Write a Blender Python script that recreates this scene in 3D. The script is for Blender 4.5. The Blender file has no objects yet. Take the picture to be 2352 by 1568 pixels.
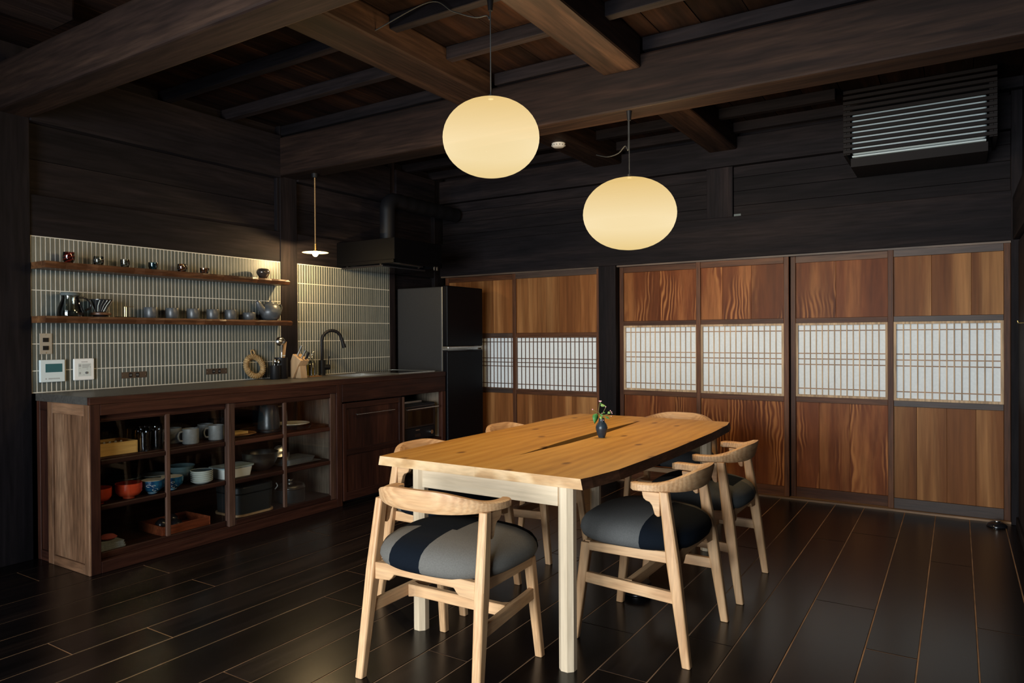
import bpy, math, random
from mathutils import Vector, Matrix
random.seed(7)
PI = math.pi
SC = bpy.context.scene
COL = SC.collection

# ------------------------------------------------------------------ camera
YAW, PITCH, ROLL, FPX, CAMH = 0.56453, -0.007136, -0.005955, 1616.6, 1.2
fw = Vector((-math.sin(YAW)*math.cos(PITCH), math.cos(YAW)*math.cos(PITCH), math.sin(PITCH)))
rt0 = Vector((math.cos(YAW), math.sin(YAW), 0)); up0 = rt0.cross(fw)
rt = rt0*math.cos(ROLL) + up0*math.sin(ROLL); up = -rt0*math.sin(ROLL) + up0*math.cos(ROLL)
cam_d = bpy.data.cameras.new('camera'); cam = bpy.data.objects.new('camera', cam_d); COL.objects.link(cam)
cam_d.sensor_width = 36.0; cam_d.lens = FPX/2352*36; cam_d.clip_start = .02
cam.matrix_world = Matrix(((rt.x, up.x, -fw.x, 0), (rt.y, up.y, -fw.y, 0), (rt.z, up.z, -fw.z, CAMH), (0, 0, 0, 1)))
SC.camera = cam
CAM = Vector((0, 0, CAMH))
def ray(u, v): return fw + rt*((u-1176)/FPX) - up*((v-784)/FPX)
def PZ(u, v, z): d = ray(u, v); return CAM + d*((z-CAMH)/d.z)      # pixel -> point on a level surface
def PX(u, v, x): d = ray(u, v); return CAM + d*(x/d.x)             # pixel -> point on the kitchen wall side
def PY(u, v, y): d = ray(u, v); return CAM + d*(y/d.y)             # pixel -> point on the door wall side

# ------------------------------------------------------------------ world, daylight, exposure
w = bpy.data.worlds.new('world'); SC.world = w; w.use_nodes = True
bg = w.node_tree.nodes['Background']; bg.inputs[0].default_value = (.62, .78, 1, 1); bg.inputs[1].default_value = 1.2
def area(name, loc, rot, sx, sy, power, col):
    l = bpy.data.lights.new(name, 'AREA'); l.shape = 'RECTANGLE'; l.size = sx; l.size_y = sy; l.energy = power; l.color = col
    o = bpy.data.objects.new(name, l); COL.objects.link(o); o.location = loc; o.rotation_euler = rot
    return o
area('daylight_window_back', (-1.5, -1.78, 1.15), (PI/2, 0, 0), 3.0, 1.7, 430, (.90, .955, 1))   # daylight in the window behind the camera
SC.view_settings.view_transform = 'Standard'; SC.view_settings.look = 'None'
SC.view_settings.exposure = 0.0; SC.view_settings.gamma = 1.0; SC.view_settings.use_curve_mapping = False

# ------------------------------------------------------------------ mesh helpers
WL = {}
class MB:
    def __init__(s): s.v = []; s.f = []
    def add(s, vs, fs):
        b = len(s.v); s.v += [tuple(x) for x in vs]; s.f += [tuple(i+b for i in q) for q in fs]; return s
    def box(s, x0, x1, y0, y1, z0, z1):
        return s.add([(x0,y0,z0),(x1,y0,z0),(x1,y1,z0),(x0,y1,z0),(x0,y0,z1),(x1,y0,z1),(x1,y1,z1),(x0,y1,z1)],
                     [(3,2,1,0),(4,5,6,7),(0,1,5,4),(1,2,6,5),(2,3,7,6),(3,0,4,7)])
    def loft(s, rings, cap=True):
        n = len(rings[0]); vs = [p for r in rings for p in r]; fs = []
        for i in range(len(rings)-1):
            for j in range(n):
                k = (j+1) % n; fs.append((i*n+j, i*n+k, (i+1)*n+k, (i+1)*n+j))
        if cap: fs.append(tuple(range(n-1, -1, -1))); fs.append(tuple((len(rings)-1)*n+j for j in range(n)))
        return s.add(vs, fs)
    def lathe(s, prof, c=(0,0,0), seg=24, sx=1, sy=1):
        rings = []
        for r, z in prof:
            r = max(r, 1e-4)
            rings.append([(c[0]+r*sx*math.cos(2*PI*j/seg), c[1]+r*sy*math.sin(2*PI*j/seg), c[2]+z) for j in range(seg)])
        return s.loft(rings)
    def bar(s, p0, p1, wd, ht, upv=(0,0,1)):
        p0 = Vector(p0); p1 = Vector(p1); d = (p1-p0).normalized(); u = Vector(upv)
        a = d.cross(u).normalized()*wd/2; b = a.normalized().cross(d).normalized()*ht/2
        return s.loft([[p-a-b, p+a-b, p+a+b, p-a+b] for p in (p0, p1)])
    def tube(s, pts, r, seg=8, closed=False):
        pts = [Vector(p) for p in pts]; n = len(pts); rings = []; prev = None
        for i, p in enumerate(pts):
            if closed: t = pts[(i+1) % n]-pts[i-1]
            else: t = pts[min(i+1, n-1)]-pts[max(i-1, 0)]
            t.normalize()
            if prev is None:
                a = t.orthogonal().normalized()
            else:
                a = (prev - t*prev.dot(t)).normalized()
            prev = a; b = t.cross(a); rr = r[i] if isinstance(r, (list, tuple)) else r
            rings.append([p+(a*math.cos(2*PI*j/seg)+b*math.sin(2*PI*j/seg))*rr for j in range(seg)])
        if closed:
            m = len(rings); vs = [q for r_ in rings for q in r_]; fs = []
            for i in range(m):
                for j in range(seg):
                    k = (j+1) % seg; i2 = (i+1) % m; fs.append((i*seg+j, i*seg+k, i2*seg+k, i2*seg+j))
            return s.add(vs, fs)
        return s.loft(rings)
    def prism(s, poly, fn0, fn1):
        return s.loft([[fn0(*p) for p in poly], [fn1(*p) for p in poly]])
    def build(s, name, mat, parent=None, smooth=0, bevel=0, seg=2, origin=None):
        xs = list(zip(*s.v)); c = Vector(((min(xs[0])+max(xs[0]))/2, (min(xs[1])+max(xs[1]))/2, (min(xs[2])+max(xs[2]))/2))
        if origin is not None: c = Vector(origin)
        me = bpy.data.meshes.new(name); me.from_pydata([tuple(Vector(p)-c) for p in s.v], [], s.f); me.validate()
        me.materials.append(mat)
        import bmesh
        bm = bmesh.new(); bm.from_mesh(me); bmesh.ops.recalc_face_normals(bm, faces=bm.faces); bm.to_mesh(me); bm.free()
        if smooth:
            me.shade_smooth(); me.set_sharp_from_angle(angle=math.radians(smooth))
        return link(name, me, c, parent, bevel, seg)
def link(name, me, c, parent=None, bevel=0, seg=2):
    o = bpy.data.objects.new(name, me); COL.objects.link(o); c = Vector(c); WL[o.name] = c
    if parent is not None: o.parent = parent; o.location = c - WL[parent.name]
    else: o.location = c
    if bevel:
        m = o.modifiers.new('edge', 'BEVEL'); m.width = bevel; m.segments = seg; m.limit_method = 'ANGLE'; m.angle_limit = math.radians(40)
    return o
def tag(o, label=None, cat=None, group=None, kind=None):
    if label: o['label'] = label
    if cat: o['category'] = cat
    if group: o['group'] = group
    if kind: o['kind'] = kind
    return o
def thing(name, label, cat, loc=(0,0,0), group=None):
    o = bpy.data.objects.new(name, None); COL.objects.link(o); o.location = loc; o.empty_display_size = .05; WL[o.name] = Vector(loc)
    return tag(o, label, cat, group)
def struct(name, label, cat='structure', loc=(0,0,0)):
    o = thing(name, label, cat, loc); o['kind'] = 'structure'; return o
def B(*a): return MB().box(*a)

# ------------------------------------------------------------------ materials
def newmat(name):
    m = bpy.data.materials.new(name); m.use_nodes = True; nt = m.node_tree
    return m, nt, nt.nodes['Principled BSDF']
def plain(name, col, rough=.5, metal=0, noise=.0, nscale=30, spec=.5, coat=0, bump=0, sheen=0):
    m, nt, p = newmat(name); N = nt.nodes.new; L = nt.links.new
    p.inputs['Base Color'].default_value = (*col, 1); p.inputs['Roughness'].default_value = rough; p.inputs['Metallic'].default_value = metal
    p.inputs['Specular IOR Level'].default_value = spec; p.inputs['Coat Weight'].default_value = coat; p.inputs['Sheen Weight'].default_value = sheen
    if noise or bump:
        tc = N('ShaderNodeTexCoord'); n = N('ShaderNodeTexNoise'); n.inputs['Scale'].default_value = nscale; n.inputs['Detail'].default_value = 4
        L(tc.outputs['Object'], n.inputs['Vector'])
    if noise:
        r = N('ShaderNodeValToRGB'); a = [max(0, c*(1-noise)) for c in col]; b = [min(1, c*(1+noise)) for c in col]
        r.color_ramp.elements[0].color = (*a, 1); r.color_ramp.elements[1].color = (*b, 1); r.color_ramp.elements[0].position = .3; r.color_ramp.elements[1].position = .7
        L(n.outputs[0], r.inputs[0]); L(r.outputs[0], p.inputs['Base Color'])
    if bump:
        bp = N('ShaderNodeBump'); bp.inputs['Strength'].default_value = bump; bp.inputs['Distance'].default_value = .003
        L(n.outputs[0], bp.inputs['Height']); L(bp.outputs[0], p.inputs['Normal'])
    return m
def wood(name, dark, mid, light, axis='Z', scale=9, stretch=14, rough=.5, figure=0, fscale=3.5, bump=.12, spec=.4, coat=0, streak=.5, vary=.25, mask=0, dist=9):
    """grain drawn out along one axis of the piece; every piece gets its own stretch of grain"""
    m, nt, p = newmat(name); N = nt.nodes.new; L = nt.links.new
    tc = N('ShaderNodeTexCoord'); oi = N('ShaderNodeObjectInfo')
    mul = N('ShaderNodeVectorMath'); mul.operation = 'SCALE'; comb = N('ShaderNodeCombineXYZ')
    for i, k in enumerate((17.3, 31.7, 23.1)):
        mm = N('ShaderNodeMath'); mm.operation = 'MULTIPLY'; mm.inputs[1].default_value = k; L(oi.outputs['Random'], mm.inputs[0]); L(mm.outputs[0], comb.inputs[i])
    add = N('ShaderNodeVectorMath'); add.operation = 'ADD'; L(tc.outputs['Object'], add.inputs[0]); L(comb.outputs[0], add.inputs[1])
    mp = N('ShaderNodeMapping'); sc = [1, 1, 1]; sc['XYZ'.index(axis)] = 1/stretch; mp.inputs['Scale'].default_value = sc
    L(add.outputs[0], mp.inputs['Vector'])
    n1 = N('ShaderNodeTexNoise'); n1.inputs['Scale'].default_value = scale; n1.inputs['Detail'].default_value = 6; n1.inputs['Roughness'].default_value = .62; n1.inputs['Distortion'].default_value = .3
    n2 = N('ShaderNodeTexNoise'); n2.inputs['Scale'].default_value = scale*9; n2.inputs['Detail'].default_value = 3
    L(mp.outputs[0], n1.inputs['Vector']); L(mp.outputs[0], n2.inputs['Vector'])
    fac = n1.outputs[0]
    if figure:
        wv = N('ShaderNodeTexWave'); wv.wave_type = 'BANDS'; wv.bands_direction = 'X' if axis != 'X' else 'Y'
        wv.inputs['Scale'].default_value = fscale; wv.inputs['Distortion'].default_value = dist; wv.inputs['Detail'].default_value = 2; wv.inputs['Detail Scale'].default_value = .8
        mp2 = N('ShaderNodeMapping'); s2 = [1, 1, 1]; s2['XYZ'.index(axis)] = 1/(stretch*.35); mp2.inputs['Scale'].default_value = s2
        L(add.outputs[0], mp2.inputs['Vector']); L(mp2.outputs[0], wv.inputs['Vector'])
        mx = N('ShaderNodeMix'); mx.data_type = 'FLOAT'; mx.inputs[0].default_value = figure
        if mask:
            nm_ = N('ShaderNodeTexNoise'); nm_.inputs['Scale'].default_value = mask; nm_.inputs['Detail'].default_value = 1; L(mp2.outputs[0], nm_.inputs['Vector'])
            mk = N('ShaderNodeMapRange'); mk.inputs[1].default_value = .5; mk.inputs[2].default_value = .66; mk.inputs[4].default_value = figure; L(nm_.outputs[0], mk.inputs[0]); L(mk.outputs[0], mx.inputs[0])
        L(n1.outputs[0], mx.inputs[2]); L(wv.outputs['Fac'], mx.inputs[3]); fac = mx.outputs[0]
    r = N('ShaderNodeValToRGB'); e = r.color_ramp.elements
    e[0].position = .32; e[0].color = (*dark, 1); e[1].position = .7; e[1].color = (*light, 1); q = e.new(.5); q.color = (*mid, 1)
    L(fac, r.inputs[0])
    mr = N('ShaderNodeMapRange'); mr.inputs[1].default_value = .3; mr.inputs[2].default_value = .7; mr.inputs[3].default_value = 1-streak; mr.inputs[4].default_value = 1.0
    L(n2.outputs[0], mr.inputs[0])
    mv = N('ShaderNodeMapRange'); mv.inputs[3].default_value = 1-vary; mv.inputs[4].default_value = 1+vary; L(oi.outputs['Random'], mv.inputs[0])
    mm = N('ShaderNodeMath'); mm.operation = 'MULTIPLY'; L(mr.outputs[0], mm.inputs[0]); L(mv.outputs[0], mm.inputs[1])
    sc_ = N('ShaderNodeVectorMath'); sc_.operation = 'SCALE'; L(r.outputs[0], sc_.inputs[0]); L(mm.outputs[0], sc_.inputs['Scale'])
    L(sc_.outputs[0], p.inputs['Base Color'])
    p.inputs['Roughness'].default_value = rough; p.inputs['Specular IOR Level'].default_value = spec; p.inputs['Coat Weight'].default_value = coat; p.inputs['Coat Roughness'].default_value = .25
    if bump:
        bp = N('ShaderNodeBump'); bp.inputs['Strength'].default_value = bump; bp.inputs['Distance'].default_value = .004
        L(n2.outputs[0], bp.inputs['Height']); L(bp.outputs[0], p.inputs['Normal'])
    return m
def glass(name, tint=(1,1,1), refl=1.0, rough=.02):
    m, nt, p = newmat(name); N = nt.nodes.new; L = nt.links.new; nt.nodes.remove(p)
    t = N('ShaderNodeBsdfTransparent'); t.inputs[0].default_value = (*tint, 1); g = N('ShaderNodeBsdfGlossy'); g.inputs['Roughness'].default_value = rough
    f = N('ShaderNodeFresnel'); f.inputs[0].default_value = 1.5; mm = N('ShaderNodeMath'); mm.operation = 'MULTIPLY'; mm.inputs[1].default_value = refl; mm.use_clamp = True
    mx = N('ShaderNodeMixShader'); L(f.outputs[0], mm.inputs[0]); L(mm.outputs[0], mx.inputs[0]); L(t.outputs[0], mx.inputs[1]); L(g.outputs[0], mx.inputs[2])
    L(mx.outputs[0], nt.nodes['Material Output'].inputs[0]); return m
def emit(name, col, st):
    m, nt, p = newmat(name); p.inputs['Base Color'].default_value = (*col, 1); p.inputs['Emission Color'].default_value = (*col, 1); p.inputs['Emission Strength'].default_value = st; return m

DK = ((.0034, .0028, .0038), (.0070, .0054, .0064), (.0155, .0108, .0108))
DK = tuple(tuple(c*1.5 for c in q) for q in DK)
BEAM = {a: wood('beam_wood_'+a.lower(), *DK, axis=a, rough=.7, scale=7, vary=.2, spec=.12) for a in 'XYZ'}
DKB = ((.008, .0048, .004), (.018, .010, .0075), (.044, .025, .016))
DKB = tuple((q[0]*1.2, q[1]*1.12, q[2]*1.1) for q in DKB)
BROWN_LIT = {a: wood('lit_brown_beam_'+a.lower(), *DKB, axis=a, rough=.65, scale=7, vary=.2, spec=.14) for a in 'XYZ'}  # warmer, lighter beam wood with lamp glow and daylight put into its colour
CEIL = wood('ceiling_board_wood', (.005,.003,.003), (.011,.006,.005), (.032,.014,.008), axis='Y', rough=.75, scale=5, spec=.05)
FLOORW = wood('dark_floor_wood', (.0025,.002,.0022), (.006,.0045,.0045), (.019,.012,.009), axis='Y', rough=.26, scale=6, spec=.30, bump=.03, vary=.35)
FILL = plain('tan_joint', (.27,.145,.07), .8, noise=.4, nscale=6)
DOORW = wood('cedar_panel', (.100,.026,.0075), (.165,.048,.0135), (.37,.148,.047), axis='Z', rough=.45, figure=.5, fscale=11, scale=4, stretch=9, vary=.2, spec=.1, mask=5, dist=14, streak=.3)
DOORL = wood('cedar_panel_straight', (.112,.037,.011), (.185,.069,.021), (.40,.195,.072), axis='Z', rough=.45, scale=4.5, stretch=20, vary=.2, spec=.1, streak=.3)
FRAME = {a: wood('door_frame_wood_'+a.lower(), (.060,.020,.008), (.105,.038,.015), (.165,.066,.027), axis=a, rough=.5, vary=.3, spec=.2) for a in 'XZ'}
FRAMED = {a: wood('dark_frame_wood_'+a.lower(), (.03,.016,.011), (.05,.027,.018), (.08,.045,.03), axis=a, rough=.5, vary=.25) for a in 'XZ'}
KUML = {a: wood('pale_lattice_wood_'+a.lower(), (.42,.27,.15), (.55,.37,.21), (.66,.47,.29), axis=a, rough=.6, vary=.15) for a in 'XZ'}
KUMH = wood('tan_lattice_wood', (.26,.14,.075), (.35,.20,.11), (.44,.27,.16), axis='X', rough=.6, vary=.15)
KUMD = {a: wood('brown_lattice_wood_'+a.lower(), (.07,.032,.018), (.12,.058,.031), (.18,.095,.055), axis=a, rough=.6, vary=.15) for a in 'XZ'}
PAPER = plain('shoji_paper', (.69,.725,.74), .85, noise=.05, nscale=60, spec=.1)
TILE = wood('grey_glazed_tile', (.075,.088,.080), (.090,.102,.093), (.108,.118,.106), axis='Z', rough=.38, stretch=2, scale=20, bump=.05, vary=.1, streak=.12, spec=.3)
GROUT = plain('pale_grout', (.62,.59,.51), .85, noise=.08, nscale=20)
CAB = {a: wood('cabinet_wood_'+a.lower(), (.014,.0048,.0034), (.029,.0095,.006), (.062,.021,.0115), axis=a, rough=.5, scale=7, vary=.2, spec=.18) for a in 'XYZ'}
CABM = {a: wood('cabinet_bar_wood_'+a.lower(), (.045,.021,.014), (.078,.038,.025), (.115,.062,.042), axis=a, rough=.55, vary=.2, spec=.2) for a in 'YZ'}
CABS = {a: wood('worn_side_wood_'+a.lower(), (.095,.043,.020), (.185,.092,.048), (.31,.175,.098), axis=a, spec=.2, rough=.6, scale=6, stretch=7, vary=.12, figure=.07, fscale=9) for a in 'XZ'}
NICHE = wood('raw_board', (.13,.10,.072), (.20,.155,.11), (.27,.21,.15), axis='Z', rough=.7, vary=.15)
SHELF = wood('live_edge_shelf_wood', (.055,.022,.011), (.12,.048,.02), (.25,.115,.045), axis='Y', rough=.4, scale=9, stretch=8, vary=.1)
ASH = {a: wood('pale_chair_wood_'+a.lower(), (.47,.245,.110), (.60,.345,.170), (.67,.41,.215), axis=a, rough=.5, scale=14, stretch=14, vary=.06, streak=.25, figure=.16, fscale=26, bump=.04, dist=5) for a in 'XYZ'}
TTOP = wood('honey_table_wood', (.40,.185,.036), (.50,.25,.052), (.56,.30,.072), axis='Y', rough=.5, scale=6, stretch=10, vary=.04, streak=.16, figure=.16, fscale=5, bump=.04, spec=.25)
def knots(m):
    nt = m.node_tree; N = nt.nodes.new; L = nt.links.new; p = nt.nodes['Principled BSDF']; src = p.inputs['Base Color'].links[0].from_socket
    tc = N('ShaderNodeTexCoord'); mp = N('ShaderNodeMapping'); mp.inputs['Scale'].default_value = (1, .55, 1); mp.inputs['Location'].default_value = (.13, .21, 0); L(tc.outputs['Object'], mp.inputs['Vector'])
    v = N('ShaderNodeTexVoronoi'); v.voronoi_dimensions = '2D'; v.inputs['Scale'].default_value = 4.2; L(mp.outputs[0], v.inputs['Vector'])
    r = N('ShaderNodeValToRGB'); e = r.color_ramp.elements; e[0].position = .035; e[0].color = (.85,.85,.85,1); e[1].position = .085; e[1].color = (0,0,0,1); L(v.outputs['Distance'], r.inputs[0])
    mx = N('ShaderNodeMix'); mx.data_type = 'RGBA'; L(r.outputs[0], mx.inputs[0]); L(src, mx.inputs[6]); mx.inputs[7].default_value = (.15,.06,.015,1); L(mx.outputs[2], p.inputs['Base Color'])
knots(TTOP)
TEND = wood('table_end_grain', (.48,.27,.115), (.60,.37,.18), (.69,.46,.25), axis='X', rough=.5, scale=10, stretch=4, vary=.06, streak=.2, figure=.4, fscale=9)
TBARK = wood('table_bark_edge', (.028,.011,.006), (.055,.022,.011), (.105,.045,.022), axis='Y', spec=.15, rough=.7, scale=12, stretch=5, vary=.1)
TLEG = wood('white_table_leg_wood', (.56,.42,.27), (.66,.51,.345), (.73,.59,.42), axis='Z', rough=.5, scale=12, stretch=14, vary=.06, streak=.15)
TLEGX = wood('white_table_rail_wood', (.56,.42,.27), (.66,.51,.345), (.73,.59,.42), axis='X', rough=.5, scale=12, stretch=14, vary=.06, streak=.15)
BLACK = plain('matte_black', (.0055,.0055,.007), .5, spec=.22); BLACKG = plain('gloss_black', (.008,.008,.01), .18)
FRID = plain('black_fridge_steel', (.0025,.0025,.0038), .45, noise=.1, nscale=80, spec=.1); FRIDS = plain('grey_fridge_side', (.018,.0185,.020), .5, noise=.12, nscale=120, spec=.3)
STEEL = plain('steel', (.62,.62,.60), .25, metal=1); STEELB = plain('brushed_steel', (.50,.49,.46), .32, metal=1, noise=.1)
WHITE = plain('white_plastic', (.78,.78,.76), .4); WHITEC = plain('cool_white_plastic', (.62,.70,.71), .4)
GREYM = plain('grey_mark', (.35,.36,.36), .6); LCD = plain('lcd_screen', (.045,.13,.14), .15)
WTOP = plain('dark_grey_worktop', (.055,.050,.044), .42, noise=.25, nscale=90)
MUGM = plain('grey_stoneware', (.19,.195,.19), .42, noise=.12, nscale=60)
CUPM = plain('dark_grey_pottery', (.056,.062,.068), .36, noise=.2, nscale=50, bump=.2)
RED = plain('orange_red_lacquer', (.50,.055,.018), .15, coat=.5); REDIN = plain('dark_red_lacquer', (.20,.016,.008), .2)
CREAM = plain('cream_glaze', (.62,.56,.44), .25); DISH = plain('dark_dish_glaze', (.04,.06,.075), .25)
PALE = plain('pale_dish', (.55,.58,.53), .3); ENAMEL = plain('white_enamel', (.74,.75,.70), .25); LIDC = plain('clear_grey_lid', (.32,.40,.41), .2)
OAKB = wood('knife_block_wood', (.40,.24,.12), (.50,.32,.17), (.58,.39,.22), axis='Z', rough=.5, vary=.1, streak=.2)
BOXW = wood('yellow_box_wood', (.48,.27,.075), (.60,.36,.11), (.68,.43,.16), axis='Y', rough=.45, vary=.1, streak=.2)
TRAYW = wood('red_tray_wood', (.14,.03,.012), (.24,.055,.02), (.34,.09,.035), axis='Y', rough=.4, vary=.1)
PLATW = wood('orange_plate_wood', (.30,.13,.04), (.42,.19,.06), (.52,.26,.09), axis='Y', rough=.45, vary=.1)
STRAW = wood('straw', (.26,.15,.055), (.46,.29,.12), (.62,.43,.21), axis='Z', rough=.7, scale=40, stretch=4, vary=.25)
BRASS = plain('brass', (.75,.50,.18), .25, metal=1)
CLEAR = glass('clear_glass', (.97,.985,.985), 2.2); PANE = glass('cabinet_pane', (.975,.985,.985), .38, .01); SMOKE = glass('smoked_glass', (.80,.83,.83), 1.2)
PURPG = glass('purple_glass', (.66,.40,.40), 1.3); GREYG = glass('grey_glass', (.74,.74,.70), 1.4); BLUEG = glass('blue_glass', (.35,.58,.68), 1.4); AMBER = glass('amber_streak_glass', (.82,.63,.46), 1.4); OILG = glass('oil_in_glass', (.80,.66,.14), .6); CLEARB = glass('clear_bottle_glass', (.96,.97,.95), .8)
LEAF = plain('leaf', (.045,.19,.04), .5, noise=.3, nscale=40); LEAFP = plain('pale_leaf', (.22,.38,.10), .5); STEM = plain('stem', (.20,.22,.07), .6); PETAL = plain('pink_petal', (.75,.45,.50), .6)
VASEM = plain('blue_black_vase', (.018,.030,.042), .35, noise=.3, nscale=40, bump=.3)
CORD = plain('grey_cord', (.022,.024,.026), .7, spec=.2); ROPE = plain('twisted_gold_cord', (.34,.20,.08), .6, noise=.3, nscale=200)
TOWEL = plain('grey_towel', (.30,.33,.33), .9, noise=.2, nscale=80); PINK = plain('red_pink_cloth', (.42,.09,.08), .9)

# ================================================================== SETTING
XW, YD = -4.26, 5.44          # kitchen wall face, door wall face
XR, YB = .31, -1.75
# ---- floor: planks running toward the doors, pale joints between them
FLOOR = struct('floor', 'dark stained plank floor with thin tan joints', 'floor')
B(-4.5, .45, -2.0, 5.75, -.06, -.0022).build('joint_bed', FILL, FLOOR)
xs = [.45, .25, .063, -.125, -.302, -.548, -.731, -.912, -1.10, -1.345, -1.534, -1.718, -1.90, -2.085, -2.237, -2.485, -2.665, -2.85, -3.04, -3.225, -3.414, -3.65, -3.86, -4.095, -4.45]
ends = {2: [3.434], 3: [4.316], 4: [2.987], 5: [3.424, 4.7], 6: [4.46], 7: [2.737], 8: [4.065, 2.30], 9: [2.645], 10: [3.6], 11: [2.10], 12: [3.4], 13: [1.30, 3.9],
        14: [1.575], 15: [2.283], 16: [2.598], 17: [1.65, 4.2], 18: [1.358], 19: [2.10], 20: [3.006], 21: [2.097], 22: [1.0], 23: [1.688], 24: []}
for i in range(len(xs)-1):
    cuts = [-1.9] + sorted(ends.get(i+1, [1.5]) + [-.3+.23*((i*5) % 7)]) + [5.60]
    for a, b in zip(cuts[:-1], cuts[1:]):
        g = .0026
        B(xs[i+1]+g, xs[i]-g, a+g, b-g, -.024, random.uniform(-.0008, 0)).build('floor_plank', FLOORW, FLOOR, bevel=.001, seg=1)
# ---- kitchen wall
WLF = struct('wall_left', 'dark timber kitchen wall with posts and panels', 'wall', (XW, 2, 0))
B(-4.5, XW-.05, YB, 5.75, 0, 2.80).build('wall_backing', BEAM['Y'], WLF)
for (a, b, z0, z1, pr) in [(1.64, 1.836, 0, 2.80, .006), (3.51, 3.667, 0, 2.80, .004), (4.70, 4.775, 0, 2.80, 0.0), (5.33, 5.47, 0, 2.8, .01), (-.2, -.02, 0, 2.8, 0)]:
    B(XW-.06, XW+pr, a, b, z0, z1).build('post', BEAM['Z'], WLF, bevel=.004)
for (a, b) in [(-1.75, -.2), (-.02, 1.64), (1.836, 3.51), (3.667, 4.70), (4.775, 5.33)]:
    B(XW-.06, XW-.002, a, b, 1.767, 1.992).build('lintel_beam', BEAM['Y'], WLF, bevel=.004)
    B(XW-.06, XW+.02, a, b, 2.388, 2.70).build('head_beam', BEAM['Y'], WLF, bevel=.004)
    for z0, z1 in [(1.992, 2.19), (2.19, 2.388)]:
        B(XW-.06, XW-.035, a, b, z0, z1-.002).build('wall_plank', BEAM['Y'], WLF, bevel=.001, seg=1)
B(XW-.035, XW-.002, 3.485, 3.51, 1.992, 2.388).build('panel_edge_strip', BEAM['Z'], WLF, bevel=.003)
for k in range(4): B(XW-.06, XW-.03, 4.775, 5.33, .44*k, .44*k+.438).build('wall_plank', BEAM['Y'], WLF)
for (a, b) in [(-1.75, -.2), (-.02, 1.64)]:
    for k in range(4): B(XW-.06, XW-.03, a, b, .44*k, .44*k+.438).build('wall_plank', BEAM['Y'], WLF)
# ---- tiles
def tiles(y0, y1, label, limit):
    t = struct('trim_tile', label, 'tile wall', (XW, (y0+y1)/2, .9)); t.name = 'trim_1' if limit else 'trim_2'; WL[t.name] = WL['trim_tile']
    B(XW-.055, XW-.0013, y0, y1, .905, 1.767).build('grout', GROUT, t)
    n = round((y1-y0-.003)/.02459); p = (y1-y0-.003)/n; g = .0052
    zs = [1.7645-.1475*k for k in range(6)] + [.908]
    full = cut = None; rest = MB()
    for i in range(n):
        ya = y0+.0015+i*p+g/2; yb = ya+p-g
        for k in range(6):
            z1, z0 = zs[k]-g/2, zs[k+1]+g/2
            if limit and i >= limit: rest.box(XW-.010, XW, ya, yb, z0, z1); continue
            me = full if k < 5 else cut
            c = (XW-.005, (ya+yb)/2, (z0+z1)/2)
            if me is None:
                o = B(XW-.010, XW, ya, yb, z0, z1).build('tile', TILE, t, bevel=.0008, seg=1)
                if k < 5: full = o.data
                else: cut = o.data
            else: link('tile', me, c, t, .0008, 1)
    if rest.v: tag(rest.build('far_tiles', TILE, t), kind='stuff')
tiles(1.836, 3.51, 'grey vertical tile splashback behind the two shelves', 50)
tiles(3.667, 4.70, 'grey vertical tile splashback behind the tap', 0)
# ---- door wall
WBK = struct('wall_back', 'dark timber wall above the sliding doors', 'wall', (-2, YD, 0))
B(-4.5, .6, YD+.09, 5.75, 0, 2.80).build('wall_backing', BEAM['X'], WBK)
B(-4.26, .31, YD-.03, 5.6, 1.785, 2.10).build('lintel_beam', BEAM['X'], WBK, bevel=.005)
B(-4.26, .31, YD-.03, 5.6, 2.485, 2.70).build('head_beam', BEAM['X'], WBK, bevel=.006)
B(-1.645, -1.445, YD-.01, 5.6, 2.10, 2.485).build('strut', BEAM['Z'], WBK, bevel=.004)
B(-2.555, -2.400, YD-.04, 5.6, 0, 1.785).build('post', BEAM['Z'], WBK, bevel=.004)
B(.283, .46, YD-.05, 5.6, 0, 2.80).build('post', BEAM['Z'], WBK, bevel=.004)
for (a, b) in [(-4.26, -1.645), (-1.445, .283)]:
    for z0, z1 in [(2.10, 2.185), (2.185, 2.297), (2.297, 2.40), (2.40, 2.485)]:
        B(a, b, YD+.02, 5.6, z0, z1-.0025).build('wall_plank', BEAM['X'], WBK, bevel=.001, seg=1)
B(-2.40, .283, YD-.015, YD+.02, 1.772, 1.787).build('worn_track_lip', wood('worn_lip', (.05,.03,.02), (.12,.08,.055), (.22,.15,.1), axis='X'), WBK)
B(-4.26, -2.555, YD-.015, YD+.02, 1.772, 1.787).build('worn_track_lip', bpy.data.materials['worn_lip'], WBK)
SILL = struct('trim_3', 'pale worn sill strip under the sliding doors', 'sill', (-1, YD, 0))
B(-4.26, .283, YD-.028, YD+.06, -.01, .012).build('sill_board', wood('sill_wood', (.14,.08,.04), (.26,.15,.075), (.38,.24,.13), axis='X'), SILL)
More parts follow.
